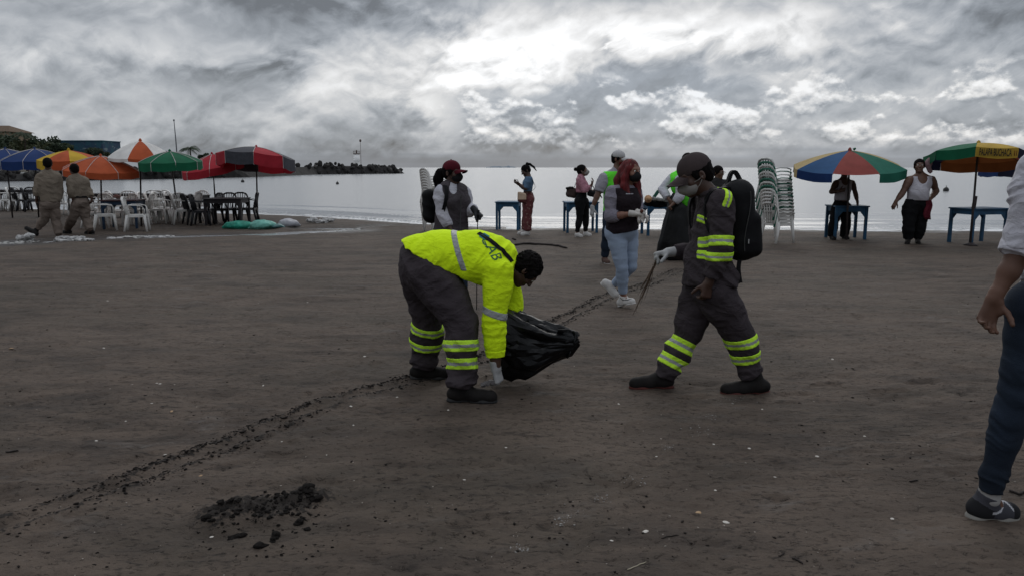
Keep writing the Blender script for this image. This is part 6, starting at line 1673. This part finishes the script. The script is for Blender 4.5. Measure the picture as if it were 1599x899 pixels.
parasol(at(157,244,19.6), .94, .36, .16, [FO]*8, -22, (.03,-.08,1), G(159,351), 'all-orange parasol right of the belted khaki man', True, 'parasols on the left side of the beach')
parasol(at(219,220,20), .86, .44, .08, [FO,FW,FW,FO,FW,FO,FW,FW], -22, (0,-.06,1), G(220,354), 'white and orange parasol, the highest on the left', False, 'parasols on the left side of the beach')
parasol(at(265,237,19.2), .76, .26, .21, [FG]*8, 8, (-.03,-.04,1), G(279,343), 'green parasol between the white and the red one', True, 'parasols on the left side of the beach')
parasol(at(331,241,22.4), .98, .32, .22, [FR_]*8, -10, (-.24,-.10,1), G(338,342), 'red parasol tilted down to the left', True, 'parasols on the left side of the beach')
parasol(at(400,230,21.6), 1.08, .28, .34, [FR_,FGY,FR_,FR_,FGY,FR_,FR_,FGY], -3, (.10,.10,1), G(402,344), 'grey and red parasol, rightmost of the left group', True, 'parasols on the left side of the beach')
# patchwork parasol on the right
_, P9, f9 = parasol(at(1327,235,16.2), 1.16, .36, .19, [FRF,FGF,FYF,FRF,FN,FGF,FYF,FRB], -14, (.02,-.13,1), G(1322,375.5), 'faded patchwork parasol of tan, blue, red and green over the shaded man', False, 'parasols on the right side of the beach', [None,FGF,FOB,FN,FN,FN,FYF,FB])
_root9 = _; MB().tube([J(1333,234,16.1)-f9, J(1336,232,16.1)-f9], [.03,.02], 6).build('tie_knot', FG, _)
r10, P10, f10 = parasol(at(1528,224,15.4), .98, .25, .20, [FYP,FN,FRF,FOB,FOB,FN,FG,FG], -2, (-.02,.16,1), G(1515,383), 'green, mustard and navy parasol lettered PALAPA BUCHACA', False, 'parasols on the right side of the beach', [FYP,FN,FN,FOB,FOB,FN,FG,FG])
# extra hanging depth of the far rim, seen from below
TX = mat('lettering_black', (.012,.010,.012), .8)
az10 = math.degrees(math.atan2(J(1528,224,15.4).x, 15.4)); a, b_ = P10(-2-az10, 1), P10(43-az10, 1); X = (b_-a).normalized(); mid = (a+b_)/2-V3((0,0,.105)); out = X.cross(V3((0,0,1))).normalized()
if out.y > 0: out = -out
text_on(r10, 'PALAPA BUCHACA', .19, mid+out*.05+X*-.045, X, V3((0,0,1)), -out, None, TX, 'lettering', V3((0,0,0)), 0, .004, .60/1.72)
for i in range(2):
    b = MB(); b.tube([mid+out*.045+X*(.29+.035*i)+V3((0,0,.05)), mid+out*.045+X*(.29+.035*i)-V3((0,0,.05))], .007, 5); b.build('faint_drawn_mark', FOB, r10)
b = MB(); q = J(1521.5,318,15.36)-f10; b.tube([q+V3((-.02,0,-.22)), q+V3((0,0,0)), q+V3((.015,0,.15))], [.042,.04,.034], 10); b.build('pole_sleeve', POLE, r10, True)
b = MB(); b.tube([V3((0,0,.0)), V3((0,0,.05))], [.14,.06], 10); b.build('sand_foot', POLE, r10, True)
parasol(at(1606,236,17.2), .95, .30, .28, [FB,FN]*4, 12, (0,0,1), G(1603,371), 'dark blue parasol behind the lettered one at the right edge', False, 'parasols on the right side of the beach')
g = J(1451.5, 256, 15.6); S = SDF(); S.chain([J(1455,246,15.5), J(1449,256,15.5), J(1452,268,15.5)], [.05,.075,.05], .03, (V3((0,1,0)), .4))
tag(S.mesh('tied_cloth', .012, cloth('cloth_pink_grey', (.26,.17,.18), .3), None, disp=wr(.014, 16, 14)), 'grey-pink cloth tied to the left rim of the lettered parasol', 'cloth')

# ---------------------------------------------------------------- sacks and rubbish by the stream
def sack(cx, cy, w, hgt, rz, m, label, name='sack', seed=1):
    g = G(cx, cy); z = gz(g.x, g.y); c = V3((g.x, g.y, z+hgt*.42)); S = SDF(); a = math.radians(rz); ax = [V3((math.cos(a), math.sin(a), 0)), V3((-math.sin(a), math.cos(a), 0)), V3((0,0,1))]
    S.ell(c, (w*.5, .20, hgt*.58), ax, .05); S.cap(c-ax[0]*w*.42-V3((0,0,hgt*.2)), c-ax[0]*w*.55-V3((0,0,hgt*.28)), .06, .03, .05); S.cap(c+ax[0]*w*.4-V3((0,0,hgt*.2)), c+ax[0]*w*.53-V3((0,0,hgt*.25)), .06, .035, .05)
    S.cut((0,0,z-.02), DOWN)
    o = S.mesh(name, .013, m, None, disp=lambda x, y, z_: -.016*(1-2*np.abs(vnoise(x*6+seed, y*6, z_*9)))-.01*fbm(x*9, y*9, z_*9+seed, 2)); tag(o, label, 'sack'); return o
TP = lambda n, c: mat(n, c, .5, .25, 5, .4, 25, .4)
sack(374, 357, .80, .20, -6, TP('tarp_green', (.012,.22,.15)), 'bright green plastic sack, leftmost of the row by the stream', seed=1)
sack(411, 357.5, .64, .23, 4, TP('tarp_mint', (.12,.34,.28)), 'pale mint plastic sack next to the bright green one', seed=2)
sack(433, 357, .30, .10, 0, TP('tarp_teal', (.05,.13,.13)), 'small flat teal sack between the mint and the grey ones', seed=3)
sack(451, 355, .52, .21, 12, TP('sack_grey', (.33,.33,.35)), 'light grey sack at the right end of the row by the stream', seed=4)
Rr = random.Random(12)
for i, (px, py, w, hgt, lab) in enumerate(((483,349,.22,.12,'crumpled white plastic sheet just right of the grey sack'),(492,348.5,.22,.17,'tallest peaked scrap of white plastic right of the grey sack'),(501,349,.2,.1,'low scrap of white plastic in the middle of the rubbish line'),(509,348,.2,.12,'torn white plastic second from the right end of the rubbish line'),(517,347.5,.18,.13,'rightmost scrap of white plastic of the rubbish line'),
      (41,376,.28,.16,'lump of dirty white foam left of the khaki men\'s feet'),(112,373,.55,.10,'wide mat of dirty white plastic at the feet of the belted khaki man'),(128,377,.42,.05,'flat white scrap in front of the wide mat by the khaki men'),(99,378,.25,.05,'small flat scrap below the untucked man\'s foot'),(182,372,.3,.06,'white scrap in the wet channel below the nearest chair'),(237,369,.45,.05,'long pale scrap at the foot of the nearest right chair'),(262,370,.2,.07,'curl of clear plastic in the stream near the white parasol'))):
    g = G(px, py); z = gz(g.x, g.y); S = SDF(); R = random.Random(i)
    for k in range(6): S.ell((g.x+R.uniform(-.45,.45)*w, g.y+R.uniform(-.06,.06), z+R.uniform(.15,.75)*hgt), (w*.22, .05, hgt*R.uniform(.18,.45)), None, .02)
    o = S.mesh('plastic_scrap', .011, mat('scrap_white', (.36,.35,.34), .6, .35, 12, .4, 40), None, disp=lambda x, y, z_: -.022*(1-2*np.abs(vnoise(x*22, y*22, z_*22)))); tag(o, lab, 'plastic scrap')
# foam flecks along the stream margin
def foam_flecks():
    V = []; F = []; R = random.Random(9)
    for i in range(1500):
        t = R.random()**.8; k = t*(len(STREAM)-1); a = min(int(k), len(STREAM)-2); u = k-a; x = STREAM[a][0]*(1-u)+STREAM[a+1][0]*u; y = STREAM[a][1]*(1-u)+STREAM[a+1][1]*u
        cl = vnoise(np.array([x*1.7]), np.array([.3]), np.array([.7]))[0]
        if cl < -.02: continue
        y += R.choice((-1, 1))*R.uniform(.02, .34); s = R.uniform(.006, .022)*(1+cl*2); z = gz(x, y)
        n = len(V); m = 5
        for j in range(m): th = 2*math.pi*j/m+R.random(); V.append((x+math.cos(th)*s*R.uniform(1,2.4), y+math.sin(th)*s, z+.002))
        V.append((x, y, z+s*.6)); F += [(n+j, n+(j+1)%m, n+m) for j in range(m)]
    tag(mesh_obj('foam_flecks', V, F, mat('foam_white', (.36,.35,.33), .8), None, False), 'flecks of dirty foam along the shallow stream on the left', 'foam', kind='stuff')
foam_flecks()

# ---------------------------------------------------------------- loose sand, shells and twigs
SAND_D = mat('damp_sand_clod', (.015,.012,.0105), .97, .6, 14, 1.0, 45, .15)
clods = []
for i in range(6):
    me = rock_mesh(40+i, 3, .85); me.materials.append(SAND_D); me.name = 'clod'; clods.append(me)
def mound():
    c = G(405, 800); r = thing('sand_clump', 'dug-up clump of dark wet sand lumps in the left foreground', 'sand clump', c); R = random.Random(4)
    def put(px, py, sz, flat=.5):
        sz *= .66
        g = G(px, py); z = float(sand_h(np.array([g.x]), np.array([g.y]))[0]); o = bpy.data.objects.new('clod', R.choice(clods)); COL.objects.link(o); o.parent = r
        o.location = V3((g.x, g.y, z+sz*flat*.35))-c; o.scale = (sz*R.uniform(.9,1.5), sz, sz*flat); o.rotation_euler = (0, 0, R.random()*6)
    for px, py, sz in ((345,795,.03),(360,790,.028),(395,782,.024),(352,800,.024),(470,770,.024),(482,770,.044),(490,773,.034),(478,779,.03),(462,776,.022),(322,812,.028),(330,818,.022),(365,832,.035),(378,834,.028),(430,832,.026),(425,840,.022),(408,850,.03),(466,812,.026),(480,823,.02),(494,783,.03),(455,770,.02)): put(px, py, sz)
    for i in range(200):
        t = R.random(); px = 340+150*t+R.gauss(0, 10); py = 806-22*t+R.gauss(0, 12); put(px, py, .004+.014*R.random()**2.2)
    for i in range(70): put(R.uniform(300, 520), R.uniform(775, 870), .003+.008*R.random()**2)
mound()
def scatter(name, label, cat, n, fn, m, sub=1):
    bm = bmesh.new(); bmesh.ops.create_icosphere(bm, subdivisions=1, radius=1); bv = np.array([v.co[:] for v in bm.verts]); bf = np.array([[v.index for v in f.verts] for f in bm.faces]); bm.free()
    P = np.array([fn() for _ in range(n)]); Z = sand_h(P[:,0], P[:,1]); k = len(bv); R = np.random.RandomState(5)
    V = np.empty((n, k, 3)); J_ = 1+R.uniform(-.35, .35, (n, k, 1)); th = R.rand(n)*6.28; c, s = np.cos(th), np.sin(th); st = R.uniform(1, 1.9, n)
    b = bv[None]*J_; x = b[:,:,0]*st[:,None]; y = b[:,:,1]
    V[:,:,0] = P[:,0,None]+(x*c[:,None]-y*s[:,None])*P[:,2,None]; V[:,:,1] = P[:,1,None]+(x*s[:,None]+y*c[:,None])*P[:,2,None]; V[:,:,2] = Z[:,None]+P[:,2,None]*(b[:,:,2]*.6+.2)
    F = (bf[None]+np.arange(n)[:,None,None]*k).reshape(-1, 3)
    o = mesh_obj(name, V.reshape(-1,3), F, m, None, False); tag(o, label, cat, kind='stuff')
Rn = np.random.RandomState(11)
TL = np.array(TRACK); seg = np.linalg.norm(np.diff(TL, axis=0), axis=1); cum_ = np.concatenate([[0], np.cumsum(seg)])
def along():
    while True:
        s = Rn.rand()*cum_[-1]; x = np.interp(s, cum_, TL[:,0]); y = np.interp(s, cum_, TL[:,1]); i = min(np.searchsorted(cum_, s)-1, len(seg)-1); i = max(i, 0)
        if vnoise(np.array([s*2.1]), np.array([.5]), np.array([.2]))[0] + Rn.rand()*.7 < .12: continue
        d = (TL[i+1]-TL[i])/seg[i]; nrm = np.array([-d[1], d[0]]); o = (.085 if Rn.rand() < .6 else -.075)+Rn.randn()*.028+.02*vnoise(np.array([s*3]), np.array([2.5]), np.array([.2]))[0]
        p = np.array([x, y])+nrm*o; return (p[0], p[1], .0018+.0075*Rn.rand()**2.6)
scatter('wheel_track_crumbs', 'dark crumbs of sand thrown up along the wheel track across the beach', 'sand crumbs', 4600, along, SAND_D)
def any_(lo, hi, p):
    def f():
        while True:
            py = 380+520*Rn.rand()**1.0; px = Rn.uniform(-150, 1750); g = G(px, py)
            if vnoise(np.array([g.x*1.6]), np.array([g.y*2.4]), np.array([.3]))[0]+Rn.rand()*.5 > .22: break
        return (g.x, g.y, (lo+(hi-lo)*Rn.rand()**p)*(.6+.4*min(1, g.y/6)))
    return f
scatter('sand_crumbs', 'small dark crumbs of sand and debris strewn over the beach', 'sand crumbs', 1300, any_(.002, .009, 3.0), SAND_D)
scatter('shell_grit', 'tiny pale shell grit strewn over the dark sand', 'shell grit', 420, any_(.0015, .0055, 3), mat('shell_grit', (.33,.29,.25), .8, .4, 40))
def patches():
    spots = [(1085,668,14,6),(1110,650,8,4),(985,748,12,5),(1040,700,8,4),(940,780,8,4),(1140,627,16,5),(875,815,8,4),(895,800,9,4),(1180,600,16,5),(1240,535,22,6),(905,418,20,3),(810,855,8,4)]
    x, y, a, b = spots[Rn.randint(len(spots))]; g = G(x+Rn.randn()*a, y+Rn.randn()*b); return (g.x, g.y, .0012+.004*Rn.rand()**3)
scatter('salt_specks', 'pale specks of dried salt and broken shell in small patches', 'salt specks', 420, patches, mat('salt_speck', (.24,.225,.21), .9, .3, 40))
SH = mat('shell_white', (.52,.48,.43), .6, .2, 30); SHT = mat('shell_tan', (.34,.22,.12), .6, .2, 30)
def shell_mesh(seed):
    bm = bmesh.new(); R = random.Random(seed); V = []
    top = bm.verts.new((0,0,.5)); ring = []
    for r_ in (.55, 1.):
        ring.append([bm.verts.new((math.cos(a)*r_*(1.2+.1*R.random()), math.sin(a)*r_*(.8+.15*R.random()), .38 if r_ < 1 else 0)) for a in [k*math.pi/5 for k in range(10)]])
    for k in range(10):
        bm.faces.new((top, ring[0][k], ring[0][(k+1)%10])); bm.faces.new((ring[0][k], ring[1][k], ring[1][(k+1)%10], ring[0][(k+1)%10]))
    me = bpy.data.meshes.new('shell'); bm.to_mesh(me); bm.free(); return me
sms = [shell_mesh(i) for i in range(3)]; 
for i, s in enumerate(sms): s.materials.append(SHT if i == 2 else SH)
for i, (px, py, sz, k) in enumerate((p_[0], p_[1], p_[2]*.8, p_[3]) for p_ in ((237,630,.010,0),(268,641,.013,2),(245,600,.010,0),(548,635,.014,0),(258,712,.010,1),(552,663,.008,0),(313,740,.011,2),(150,685,.013,1),(168,468,.016,0),(162,542,.014,1),(18,545,.024,2),(250,601,.012,1),(411,603,.010,0),(196,655,.008,0),(966,631,.011,1),(1025,709,.008,1),(1115,692,.010,1),(1170,700,.012,0),(1276,711,.012,1),(1008,832,.017,0),(1134,817,.017,0),(1090,803,.020,2),(955,845,.009,1),(1117,766,.011,1),(1210,746,.008,0),(1393,808,.012,1),(725,745,.009,0),(700,640,.010,1),(330,830,.009,0),(510,709,.006,1),(620,620,.010,1),(1146,547,.009,0),(1190,640,.010,1),(570,560,.016,0),(440,690,.008,1),(790,700,.008,0),(1300,560,.014,1),(1450,600,.012,0),(1350,680,.010,1),(480,470,.014,0))):
    g = G(px, py); z = float(sand_h(np.array([g.x]), np.array([g.y]))[0]); o = bpy.data.objects.new('shell', sms[k]); COL.objects.link(o); o.location = (g.x, g.y, z+.001); o.scale = (sz, sz, sz*.7); o.rotation_euler = (random.uniform(-.2,.2), random.uniform(-.2,.2), i*1.7)
    tag(o, 'tan shell lying on the dark sand' if k == 2 else 'small white shell fragment lying on the dark sand', 'shell', 'tan shells on the sand' if k == 2 else 'white shell fragments on the sand')
TW2 = mat('driftwood_dark', (.022,.017,.015), .9, .4, 12); TW3 = mat('straw_pale', (.34,.30,.22), .8)
def twig(pts, rad, m, label, name='twig'):
    P = [];
    for px, py in pts:
        g = G(px, py); z = float(sand_h(np.array([g.x]), np.array([g.y]))[0]); P.append(V3((g.x, g.y, z+rad*.8)))
    c = P[0].copy(); Q = []
    for a, b_ in zip(P[:-1], P[1:]):
        for k in range(4): Q.append(lerp(a, b_, k/4)+V3((random.uniform(-1,1)*rad*.6, random.uniform(-1,1)*rad*1.2, random.uniform(0,1)*rad*.5)))
    Q.append(P[-1]); o = MB().tube([q-c for q in Q], [rad*.6]+[rad]*(len(Q)-2)+[rad*.4], 6).build(name, m, None, True); o.location = c; tag(o, label, 'twig')
twig([(801,384),(822,382),(850,383.5),(872,386),(886,389)], .022, TW2, 'long dark branch lying on the sand right of the maroon-capped woman', 'branch')
twig([(800,374),(806,376)], .02, TW2, 'short dark stub lying just above the left end of the long branch', 'stub')
twig([(979,891),(990,887),(1009,878)], .0022, TW3, 'pale straw stalk near the bottom edge, left of centre-right', 'stalk')
twig([(1033,843),(1045,840),(1060,839)], .0025, TW2, 'thin dark twig right of the white shell near the bottom', 'twig')
twig([(1236,869),(1246,873),(1254,879)], .004, TW2, 'short dark twig near the bottom edge right of the pale stalk', 'twig')
twig([(1216,867),(1226,862)], .003, TW2, 'tiny dark twig left of the short dark twig near the bottom', 'twig')
twig([(1576,768),(1590,772),(1606,768)], .006, TW2, 'dark strand of weed right of the skate shoe at the right edge', 'weed')
twig([(8,706),(20,704),(29,703)], .005, TW2, 'dark strand lying at the left edge below the middle', 'weed')
twig([(1420,752),(1434,750)], .004, TW2, 'small dark strand left of the skate shoe', 'weed')
